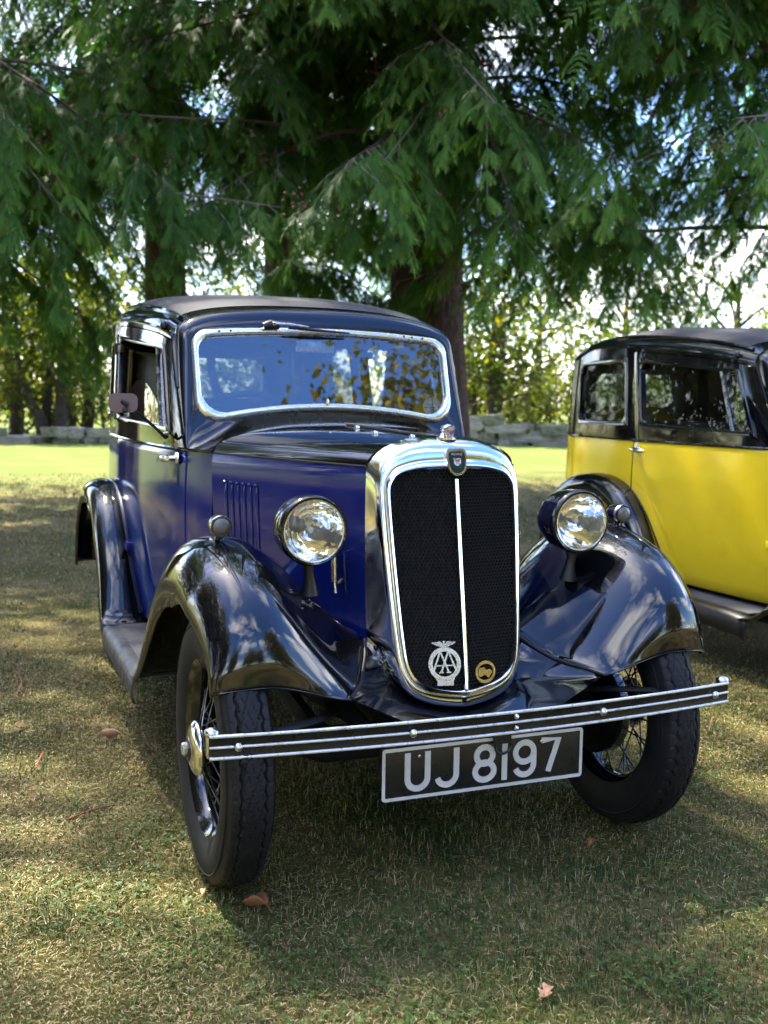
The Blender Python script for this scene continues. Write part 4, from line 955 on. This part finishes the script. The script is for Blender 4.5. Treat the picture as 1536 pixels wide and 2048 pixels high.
def place(templates, P, D, S, v, rg, Nn):
    """stamp fronds: P origins, D directions, S sizes, v base colour value"""
    B = basis(D, Nn); k = rg.integers(0, len(templates), len(P)); VV, FF, TT = [], [], []; o = 0
    for q, (tv, tf, tt) in enumerate(templates):
        ix = np.where(k == q)[0]
        if not len(ix): continue
        W = np.einsum('va,nab->nvb', tv, B[ix])*S[ix, None, None]+P[ix, None, :]
        VV.append(W.reshape(-1, 3)); TT.append(np.clip(v[ix, None]+tt[None]*.42, 0, 1).ravel())  # tips lighter: new growth plus sky light put into the colour
        FF.append((tf[None]+(np.arange(len(ix))*len(tv))[:, None, None]).reshape(-1, tf.shape[1])+o); o += len(ix)*len(tv)
    return np.vstack(VV), np.vstack(FF), np.concatenate(TT)

def cypress(label, loc, height, trunk_r, limbs, seed, upper=26, upper_r=3.4, lean=(0, 0), cones=0, group='cypress trees behind the cars', zmin=0, hem=1.2):
    rg = np.random.default_rng(seed); t = empty('cypress_tree', loc); tag(t, label, 'tree', group)
    tp = [np.array([lean[0]*q, lean[1]*q, height*q]) for q in np.linspace(0, 1, 14)]
    rad = [trunk_r*(1.35 if i == 0 else 1.08 if i == 1 else 1)*(1-.93*q) for i, q in enumerate(np.linspace(0, 1, 14))]
    v, f = tube(tp, rad, 18); v = np.array(v)
    a = np.arctan2(v[:, 1], v[:, 0]); v[:, :2] *= (1+.06*np.sin(a*5+seed)+.04*np.sin(a*9+v[:, 2]*1.5))[:, None]
    mb = MB(); mb.add(v, f); mb.build('trunk', 'bark_red', t, 80)
    P, D, S, Vv, NN, tw = [], [], [], [], [], []; cone_p = []
    def limb(z0, az, ln, rise, droop, dens=1., fs=1., draw=True):
        d = np.array([math.cos(az), math.sin(az), 0.]); side = np.array([-d[1], d[0], 0.]); bend = rg.normal(0, .25); m = 14; pts = []
        for q in np.linspace(0, 1, m):
            zq = rise*math.sin(q*math.pi*.6)-droop*q*q*(1-.28*q)+.16*ln*.12*max(0, q-.8)*5
            pts.append(np.array([lean[0]*z0/height, lean[1]*z0/height, z0+zq])+d*ln*q+side*bend*q*q*ln*.4)
        pts = np.array(pts)
        if draw:
            mb = MB(); mb.add(*tube(pts, np.linspace(.05+.010*ln, .008, m)*.38, 6)); mb.build('branch', 'twig_grey' if rg.random() < .65 else 'bark_red', t, 80)
        nsub = int(ln*(7.6 if fs < 2 else 4.4)*dens)
        for k in range(nsub):
            q = .14+.86*(k+rg.random())/nsub; i = min(m-2, int(q*(m-1))); w = q*(m-1)-i; b = pts[i]*(1-w)+pts[i+1]*w
            tg = pts[i+1]-pts[i]; tg /= np.linalg.norm(tg); sg = 1 if k % 2 else -1
            dr = tg*rg.uniform(.45, .95)+side*sg*rg.uniform(.2, .9)+np.array([0, 0, -rg.uniform(.1, .6)]); dr /= np.linalg.norm(dr)
            sl = rg.uniform(.4, 1.0)*(1.1-.35*q)*fs; nn_ = max(2, int(sl*(9.5 if fs < 2 else 5.2)/fs)); base_v = rg.uniform(.0, .45)
            if draw and fs < 2: tw.append(tube([b, b+dr*sl*.5+np.array([0, 0, -.125*sl]), b+dr*sl+np.array([0, 0, -.5*sl])], [.007, .005, .003], 4, caps=False))
            for j in range(nn_):                                    # sprays: fans of drooping fronds
                e = (j+.6)/nn_; pp = b+dr*sl*e+np.array([0, 0, -.5*sl*e*e]); hd = dr*[1, 1, 0]; hd /= max(np.linalg.norm(hd), .1)
                rot = R((25 if j % 2 else -25)+rg.normal(0, 22)) if j < nn_-1 else 0
                o_ = np.array([hd[0]*math.cos(rot)-hd[1]*math.sin(rot), hd[0]*math.sin(rot)+hd[1]*math.cos(rot), 0]); sd_ = np.array([-o_[1], o_[0], 0])
                dn = rg.uniform(.55, 1.25)+.3*e; fan = 5 if fs < 2 else 3; nv_ = o_*.75+np.array([0, 0, .65])+rg.normal(0, .16, 3); sz = rg.uniform(.20, .34)*fs
                if pp[2] < hem: continue
                for g in range(fan):
                    ph = R((g-(fan-1)/2)*(34 if fan == 5 else 50)+rg.normal(0, 6)); d2 = o_*math.cos(ph)+sd_*math.sin(ph)+np.array([0, 0, -dn*(1.15-.45*math.cos(ph))])
                    P.append(pp+o_*.03*g*0); D.append(d2); NN.append(nv_+sd_*math.sin(ph)*.5); S.append(sz*(1.1-.5*abs(math.sin(ph)))*rg.uniform(.85, 1.1)); Vv.append(min(.7, max(0, base_v+rg.uniform(-.08, .08)+.10*e)))
            if cones and rg.random() < cones and q > .3: cone_p.append(b+dr*sl*.9+np.array([0, 0, -.36*sl+.03]))
    for a in limbs: limb(*a)
    for k in range(upper):                                          # unseen crown above the picture, coarser, shaped to shade the cars in dapples
        z0 = rg.uniform(max(5.5, zmin), height*.97); az = rg.uniform(0, 2*math.pi); ln = upper_r*(1-.55*(z0-5)/(height-5))*rg.uniform(.75, 1.15)
        limb(z0, az, ln, .15, .9, .42, 2.3, False)
    P, D, S, Vv, NN = map(np.array, (P, D, S, Vv, NN)); big = S > .42
    if (~big).any():
        V, F, T = place(FT, P[~big], D[~big], S[~big], Vv[~big], rg, NN[~big]); np_mesh('crown', V, F, 'cypress_leaf', t, T)
    if big.any():
        V, F, T = place(FTC, P[big], D[big], S[big], Vv[big], rg, NN[big]); np_mesh('crown', V, F, 'cypress_leaf', t, T)
    if tw:
        mb = MB()
        for q in tw: mb.add(*q)
        tag(mb.build('twigs', 'twig_grey', t, 180), kind='stuff')
    if cone_p:                                                      # clusters of old brown cones
        mb = MB()
        for c in cone_p:
            for k in range(rg.integers(8, 18)):
                q = c+rg.normal(0, .045, 3)+[0, 0, .02]; v, f = lathe([(0, -.015), (.010, -.008), (.014, .002), (.008, .012), (0, .015)], q, rg.normal(0, 1, 3), 5); mb.add(v, f)
        tag(mb.build('cones', 'cone_brown', t, 0), kind='stuff')
    return t, len(P)

def broad_tree(label, loc, height, crown_r, crown_z, seed, mt='broad_leaf', n=5000, leaf=.16, trunk_r=.16, stems=1, group='leafy trees beyond the stone wall', name='broadleaf_tree', cat='tree', squash=.8, bark='bark_grey', gaps=.42):
    rg = np.random.default_rng(seed); t = empty(name, loc); tag(t, label, cat, group)
    tips = []
    for s in range(stems):
        a = 2*math.pi*s/max(1, stems)+rg.uniform(0, 1); off = np.array([math.cos(a), math.sin(a), 0])*(.25 if stems > 1 else 0)
        top = np.array([math.cos(a)*crown_r*.35*(stems > 1)+rg.normal(0, .2), math.sin(a)*crown_r*.35*(stems > 1)+rg.normal(0, .2), crown_z])
        path = spline([off, off*1.4+[0, 0, crown_z*.3]+rg.normal(0, .08, 3)*[1, 1, 0], top*.7+[0, 0, 0], top+[0, 0, .4*(height-crown_z)]], 14)
        mb = MB(); mb.add(*tube(path, np.linspace(trunk_r*1.15, trunk_r*.25, 14), 9)); mb.build('trunk', bark, t, 80)
        for k in range(9):
            b = path[rg.integers(4, 14)]; d = rg.normal(0, 1, 3); d[2] = abs(d[2])*.7+.15; d /= np.linalg.norm(d); e = b+d*crown_r*rg.uniform(.4, .85)
            mb = MB(); mb.add(*tube(spline([b, (b+e)/2+rg.normal(0, .12, 3), e], 7), np.linspace(trunk_r*.35, .012, 7), 5)); mb.build('limb', bark, t, 80); tips.append(e)
    # leaf clumps: many small centres with gaps between
    nc = max(14, int(n/70)); C = []
    while len(C) < nc:
        p = rg.normal(0, .55, 3)
        if np.linalg.norm(p) < 1.05 and (np.linalg.norm(p) > .3): C.append(p)
    C = np.array(C)*[crown_r, crown_r, (height-crown_z)*squash]+[0, 0, crown_z+(height-crown_z)*.25]
    C = np.vstack([C, np.array(tips)]); ix = rg.integers(0, len(C), n); cr_s = rg.uniform(.6, 1.3, len(C))*crown_r*.17
    P = C[ix]+rg.normal(0, 1, (n, 3))*cr_s[ix][:, None]; P = P[P[:, 2] > .15]; n = len(P); ix = ix[:n]
    cv = rg.uniform(0, .75, len(C)); D = rg.normal(0, 1, (n, 3))+[0, 0, -.3]; Nn = rg.normal(0, .6, (n, 3))+[0, 0, 1]
    B = basis(D, Nn); sz = rg.uniform(.6, 1.3, n)*leaf; tv = np.array([(0, 0, 0), (.5, .28, .05), (1, 0, -.06), (.5, -.28, .05)])
    W = np.einsum('va,nab->nvb', tv, B)*sz[:, None, None]+P[:, None, :]
    vv = np.repeat(np.clip(cv[ix]+rg.normal(0, .14, n), 0, 1), 4)
    np_mesh('crown', W.reshape(-1, 3), np.arange(4*n).reshape(-1, 4), mt, t, vv)
    return t

def dirpos(px, dist):
    """plan position seen under the photograph's column px at a distance (survey of the site)"""
    a = YAW+math.atan((px-768)/FPX); return (CAMP[0]+dist*math.sin(a), CAMP[1]+dist*math.cos(a), 0)

# the tall cypress with the broad red trunk, and its neighbours
rg0 = np.random.default_rng(3)
def limb_fan(rg, n, z0, z1, az0, az1, l0, l1, d0, d1):
    return [(rg.uniform(z0, z1), R(rg.uniform(az0, az1)), rg.uniform(l0, l1), rg.uniform(.05, .5), rg.uniform(d0, d1)) for _ in range(n)]
tot = 0
lA = limb_fan(rg0, 24, 3.6, 7.6, 185, 290, 2.6, 5.4, .9, 2.4)+limb_fan(rg0, 8, 3.5, 8.5, -70, 170, 2.0, 4.0, .5, 1.5)
lA += limb_fan(rg0, 8, 4.6, 7.6, 270, 312, 2.8, 4.6, .8, 1.8)+[(4.7, R(262), 4.4, .1, 3.3), (4.5, R(267), 4.0, .1, 3.0), (5.0, R(257), 4.3, .1, 2.9), (4.2, R(272), 4.4, .1, 2.6), (5.4, R(240), 4.6, .15, 3.0), (6.4, R(250), 5.0, .2, 3.0)]
tA, k = cypress('tall cypress with a broad red-brown trunk directly behind the blue car', dirpos(845, 13), 25, .46, lA, 11, 96, 3.7, cones=.17); tot += k
lB = limb_fan(rg0, 22, 3.0, 8.5, 170, 300, 2.8, 5.0, .7, 2.2)+limb_fan(rg0, 6, 4, 9, -60, 160, 2.0, 3.5, .5, 1.5)
lB += [(5.6, R(251), 6.0, .1, 3.6), (5.2, R(246), 5.4, .1, 3.0), (6.4, R(256), 6.0, .1, 3.4)]
tB, k = cypress('slimmer cypress whose trunk shows above the blue car roof', dirpos(560, 16), 25, .27, lB, 12, 90, 3.7, cones=.10); tot += k
lC = limb_fan(rg0, 19, 2.9, 7.0, 150, 260, 2.6, 5.2, .8, 2.2)
lC += limb_fan(rg0, 8, 4.2, 7.4, 150, 212, 3.2, 5.2, .8, 1.8)
tC, k = cypress('drooping cypress above the yellow car', dirpos(1720, 12.5), 24, .36, lC, 13, 84, 3.6, cones=.17); tot += k
lD = limb_fan(rg0, 20, 2.8, 8.0, 230, 370, 2.6, 5.0, .7, 2.0)
lD += [(4.4, R(296), 3.4, .1, 2.6), (4.6, R(305), 4.0, .1, 2.6), (5.0, R(285), 3.8, .1, 2.8)]
tD, k = cypress('cypress whose boughs hang into the upper left of the view', dirpos(-230, 12), 24, .34, lD, 14, 90, 3.7, cones=.10); tot += k
lE = limb_fan(rg0, 12, 4.0, 8.5, 180, 300, 2.4, 4.2, .7, 2.0)
lE += [(5.2, R(257), 5.5, .1, 3.3), (5.6, R(250), 5.2, .1, 3.2), (5.0, R(264), 5.2, .1, 3.0)]
tE, k = cypress('cypress added behind the blue car cabin to shade the car', dirpos(330, 15), 25, .30, lE, 15, 90, 3.7, cones=.10); tot += k  # added tree: its crown blocks sun, its boughs fill out the foliage
print('FRONDS', tot)

# leafy trees and bushes beyond the wall
FAR = [(30, 31, 7.5, 2.6, 3.0, .20, 1, 'slender tree with a bare straight trunk at the left edge'), (105, 29, 5.0, 1.9, 2.0, .15, 4, 'bushy tree with several stems beside the slender trunk'),
       (158, 33, 8.0, 2.4, 3.4, .18, 2, 'tree with two dark stems near the blue car rear corner'), (300, 38, 8.5, 3.4, 3.0, .2, 1, 'yellow-green tree showing over the blue car roof on the left'),
       (470, 36, 8.0, 3.2, 2.6, .2, 2, 'yellow-green tree behind the blue car roof panel'), (660, 37, 8.2, 3.4, 2.6, .2, 1, 'leafy tree glimpsed left of the broad red trunk'),
       (975, 30, 6.0, 2.1, 2.3, .17, 3, 'small leafy tree between the broad trunk and the yellow car'), (1060, 36, 7.5, 2.8, 2.8, .18, 1, 'leafy tree behind the stone wall right of the radiator'),
       (1230, 40, 9, 3.6, 3.2, .22, 1, 'leafy tree seen through the rear window of the yellow car'), (1450, 38, 9, 3.6, 3.2, .22, 1, 'leafy tree behind the yellow car roof')]
for k, (px, dist, h, r, cz, tr, st, lb) in enumerate(FAR):
    broad_tree(lb, dirpos(px, dist), h, r, cz, 40+k, 'broad_leaf', 3400, .20, tr, st)
for k, (px, dist, h) in enumerate(((-40, 30, 2.4), (70, 34, 2.2), (215, 33, 2.6), (600, 34, 2.4), (1010, 32, 2.3), (1110, 33, 2.8), (1350, 34, 2.6))):
    broad_tree(['low sunlit bush at the far left behind the wall', 'low sunlit bush between the left-hand trunks', 'low bush behind the blue car tail', 'low bush hidden behind the blue car cabin', 'low bush behind the wall beside the radiator', 'taller bush behind the wall next to the yellow car', 'low bush beyond the yellow car'][k],
               dirpos(px, dist), h, 1.9, .5, 70+k, 'broad_leaf', 1500, .16, .05, 5, 'low bushes along the stone wall', 'bush', 'bush', .9)
def far_wood():
    rg = np.random.default_rng(33); n = 15000; a = R(1)*rg.uniform(-55, 100, n); d = rg.uniform(62, 84, n)
    top = 4.6+1.6*np.sin(a*23)+1.1*np.sin(a*57+1)+.6*np.sin(a*131); z = top*rg.random(n)**.75+rg.normal(0, .25, n); keep = z > .1; a, d, z = a[keep], d[keep], z[keep]; n = len(a)
    P = np.stack([CAMP[0]+d*np.sin(a), CAMP[1]+d*np.cos(a), z], 1); B = basis(rg.normal(0, 1, (n, 3)), rg.normal(0, 1, (n, 3))); sz = rg.uniform(.35, .8, n)
    tv = np.array([(0, 0, 0), (.5, .3, .05), (1, 0, -.06), (.5, -.3, .05)]); W = np.einsum('va,nab->nvb', tv, B)*sz[:, None, None]+P[:, None, :]
    o = np_mesh('far_wood', W.reshape(-1, 3), np.arange(4*n).reshape(-1, 4), 'broad_leaf', None, np.repeat(np.clip(.35+.35*np.sin(a*40)+rg.normal(0, .2, n), 0, 1), 4))
    tag(o, 'hazy belt of woodland far beyond the lawn', 'woodland', kind='stuff')
far_wood()
# trees on the open side, behind the viewer: they show only as reflections in paint and glass; the last three, at left, are added to darken those
for k, (x, y, h, r) in enumerate(((8.2, -13.5, 11.6, 3.8), (-3.5, -24, 9.0, 4.2), (17, -19, 10.5, 4.4), (-13, -17, 9.0, 3.8), (-15, -6, 9.5, 4.2), (3.5, -27, 9, 4.0), (-10.5, 5.5, 11, 4.0), (-13, 0.5, 11, 4.0), (-9, 15, 11, 3.8))):
    broad_tree(['olive tree mirrored in the blue car windscreen', 'distant tree mirrored in the blue car wings', 'tree mirrored at the edge of the radiator', 'tree mirrored in the near wing of the blue car', 'tree mirrored in the blue car door', 'far tree mirrored low in the wings', 'dark tree mirrored in the blue bonnet side', 'tree mirrored in the side windows of the yellow car', 'tree at the far left end of the lawn'][k],
               (x, y, 0), h, r, h*.36, 90+k, 'olive_leaf', 26000 if k == 0 else 14000, .24 if k == 0 else .32, .22, 1, 'trees across the lawn, seen as reflections')

# ------------------------------------------------------------------ dry-stone wall
def make_wall():
    rg = np.random.default_rng(5); w = empty('stone_wall', (0, 0, 0)); tag(w, 'low tumbledown wall of pale stones along the far edge of the lawn', 'wall')
    shapes = []
    for k in range(7):
        bm = bmesh.new(); bmesh.ops.create_cube(bm, size=1); bmesh.ops.subdivide_edges(bm, edges=bm.edges[:], cuts=1, use_grid_fill=True)
        for v in bm.verts:
            v.co = Vector([math.copysign(abs(c)**1.0, c) for c in v.co]); l = v.co.length; v.co *= 1-.28*max(0, l-.55); v.co += Vector(rg.normal(0, .045, 3))
        me = bpy.data.meshes.new('stone'); bm.to_mesh(me); bm.free(); me.materials.append(M('stone_pale' if k % 3 else 'stone_mossy')); shapes.append(me)
        me.polygons.foreach_set('use_smooth', [True]*len(me.polygons)); me.set_sharp_from_angle(angle=R(50))
    A, B = np.array([-5, 25.6]), np.array([16.5, 21.9]); Ln = np.linalg.norm(B-A); d = (B-A)/Ln; ang = math.atan2(d[1], d[0]); k = 0
    for row in range(4):
        s = rg.uniform(0, .3); z = .10+row*.21
        while s < Ln:
            ln = rg.choice([.35, .5, .7, 1.1]) * rg.uniform(.8, 1.2); hgt = (.52 if s < 8.5 else .80)+.22*math.sin(s*.9)+.1*math.sin(s*2.3)
            if z < hgt and rg.random() < .93:
                o = put('stone', shapes[rg.integers(0, 7)], w); p = A+d*(s+ln/2); o.location = (p[0]+rg.normal(0, .04), p[1]+rg.normal(0, .06), z+rg.normal(0, .015))
                o.scale = (ln*1.05, rg.uniform(.38, .55), .25*rg.uniform(.85, 1.15)); o.rotation_euler = (rg.normal(0, .06), rg.normal(0, .04), ang+rg.normal(0, .06)); k += 1
            s += ln
    print('STONES', k)
make_wall()

# ------------------------------------------------------------------ grass, fallen leaves
def make_grass():
    rg = np.random.default_rng(9); n = 400000
    u = rg.random(n); r = 1.15*(17/1.15)**(u**1.0); r = np.where(rg.random(n) < .35, np.sqrt(rg.random(n)*(5.0**2-1.2**2)+1.2**2), r)
    a = YAW+R(1)+rg.uniform(-R(33), R(33), n); x = CAMP[0]+r*np.sin(a); y = CAMP[1]+r*np.cos(a)
    def fld(sc, ox):                                                # smooth random field
        g = rg.normal(0, 1, (64, 64)); fx = (x*sc+ox) % 63; fy = (y*sc+ox) % 63; i = fx.astype(int); j = fy.astype(int); p = fx-i; q = fy-j; p = p*p*(3-2*p); q = q*q*(3-2*q)
        return g[i, j]*(1-p)*(1-q)+g[i+1, j]*p*(1-q)+g[i, j+1]*(1-p)*q+g[i+1, j+1]*p*q
    patch = fld(1.1, 5)*.9+fld(3.1, 9)*.75+fld(8, 2)*.6
    dry = 1/(1+np.exp(-(patch*1.15-.75+1.5*np.clip((y+.7)/1.7, 0, 1))))
    flat = rg.random(n) < (.35+.40*dry)
    ln = np.where(flat, rg.uniform(.012, .034, n), rg.uniform(.012, .036, n))*.85*(1-.35*dry)*np.clip(r/6, 1, 1.8)*np.exp(fld(6, 3)*.28)
    w = rg.uniform(.0008, .0016, n)*np.clip(r/2.4, .9, 5.0); h = rg.uniform(0, 2*math.pi, n); tilt = np.where(flat, rg.uniform(1.2, 1.52, n), np.abs(rg.normal(.45, .35, n)))
    dx, dy = np.cos(h)*np.sin(tilt), np.sin(h)*np.sin(tilt); dz = np.cos(tilt); sx, sy = -np.sin(h), np.cos(h)
    z0 = np.where(flat, rg.uniform(.002, .014, n), 0.)
    def pt(t, drop, side): return np.stack([x+dx*ln*t+sx*w*side, y+dy*ln*t+sy*w*side, z0+np.maximum(dz*ln*t-drop*ln*np.sin(tilt), -z0*.5)], 1)
    V = np.stack([pt(0, 0, -.8), pt(0, 0, .8), pt(.55, .0, .7), pt(.55, .0, -.7), pt(1, .22, 0)], 1).reshape(-1, 3)
    b = np.arange(n)*5; F = np.concatenate([np.stack([b, b+1, b+2], 1), np.stack([b, b+2, b+3], 1), np.stack([b+3, b+2, b+4], 1)])
    straw = rg.random(n) < (.20+.60*dry); v = np.where(straw, rg.uniform(.55, 1.0, n), rg.uniform(0, .55, n)+.12*(dry-.5)); v = np.clip(v-.25*(~straw)*(patch < -1.0), 0, 1)
    o = np_mesh('grass', V, F, 'grass_blade', None, np.repeat(v, 5)); tag(o, 'short green and straw-coloured grass blades of the lawn', 'grass', kind='stuff')
make_grass()

def make_clover():
    rg = np.random.default_rng(21); C = [(-.82, .55), (-.72, .30), (-.55, -.55), (-.9, .05), (-.35, -.75), (.15, -.75), (.55, -.55), (.9, .15), (.3, -.9), (-.75, -.25), (1.3, .6), (-.2, -.45)]; P = []
    for c in C:
        m = rg.integers(120, 260); P.append(np.array(c)+rg.normal(0, 1, (m, 2))*rg.uniform(.06, .14))
    P = np.vstack(P); n = len(P); h = rg.uniform(.010, .024, n); a0 = rg.uniform(0, 6.3, n); V = []
    for k in range(3):
        a = a0+k*2.094; sz = rg.uniform(.005, .009, n); d = np.stack([np.cos(a), np.sin(a), rg.normal(.1, .25, n)], 1)*sz[:, None]; sd_ = np.stack([-np.sin(a), np.cos(a), rg.normal(0, .2, n)], 1)*sz[:, None]*.55
        b = np.stack([P[:, 0], P[:, 1], h], 1); V.append(np.stack([b, b+d*.6+sd_, b+d, b+d*.6-sd_], 1))
    V = np.stack(V, 1).reshape(-1, 3); o = np_mesh('clover', V, np.arange(len(V)).reshape(-1, 4), 'grass_blade', None, np.repeat(rg.uniform(0, .35, n), 12)); tag(o, 'patches of small round clover leaves in the lawn', 'clover', kind='stuff')
make_clover()

def fallen_leaf(label, loc, size, rz, mt, curl, seed, lobes=0):
    rg = np.random.default_rng(seed); n = 14; G = []
    for i, t in enumerate(np.linspace(0, 1, n)):
        wd = .21*math.sin(math.pi*min(1, t*1.02))**.8*(1+(.45*math.sin(t*lobes*math.pi*2) if lobes else 0))+.004
        G.append([(size*(t-.5), size*wd*a, size*(.10*math.sin(t*5+seed)+curl*(abs(a)**1.6)*wd*1.6+.02*rg.normal())) for a in (-1, -.6, -.2, 0, .2, .6, 1)])
    mb = MB(); mb.add(*grid(G)); mb.add(*tube([(-size*.5, 0, size*.1*math.sin(seed)), (-size*.62, size*.02, size*.02), (-size*.78, size*.05, 0)], size*.012, 5))
    o = mb.build('fallen_leaf', mt, None, 180); solid(o, .0006, 0); o.location = loc; o.rotation_euler = (rg.uniform(-.3, .3), rg.uniform(-.25, .25), rz); tag(o, label, 'leaf', 'fallen leaves on the lawn'); return o
fallen_leaf('curled orange-brown leaf on the grass in front of the near front wheel', (-.566, -.218, .026), .085, R(118), 'dead_leaf', .9, 1)
fallen_leaf('tan curled leaf on dry grass left of the near front wheel', (-.725, 1.169, .022), .075, R(-20), 'pale_leaf', 1.1, 2)
fallen_leaf('pale ragged leaf near the bottom edge of the picture', (-.111, -.768, .02), .055, R(40), 'pale_leaf', .5, 3, 3)
fallen_leaf('small rust-coloured leaf at the far left of the lawn', (-1.013, 1.393, .02), .05, R(80), 'dead_leaf', .6, 4)
fallen_leaf('small reddish leaf in the shade right of the number plate', (.379, -.177, .02), .04, R(10), 'dead_leaf', .4, 5)
fallen_leaf('small leaf lit at the foot of the near front tyre', (-.66, -.10, .02), .035, R(60), 'pale_leaf', .4, 6)
fallen_leaf('pale leaf on the grass right of the far front wheel', (1.05, .28, .02), .06, R(150), 'pale_leaf', .5, 7)
for lb, pts in (('thin reddish twig lying left of the near front tyre', [(-.93, .46, .018), (-.86, .50, .022), (-.79, .53, .018)]), ('short red stalk on the dry grass at the left', [(-.985, .93, .016), (-.965, 1.0, .03), (-.95, 1.07, .02)]), ('long pale twig at the left edge of the lawn', [(-1.02, 1.75, .02), (-.98, 1.95, .035), (-1.0, 2.25, .02)])):
    mb = MB(); mb.add(*tube(spline(pts, 8), [.0025]*8, 5)); tag(mb.build('twig', 'red_stalk', None, 180), lb, 'twig', 'twigs on the lawn')
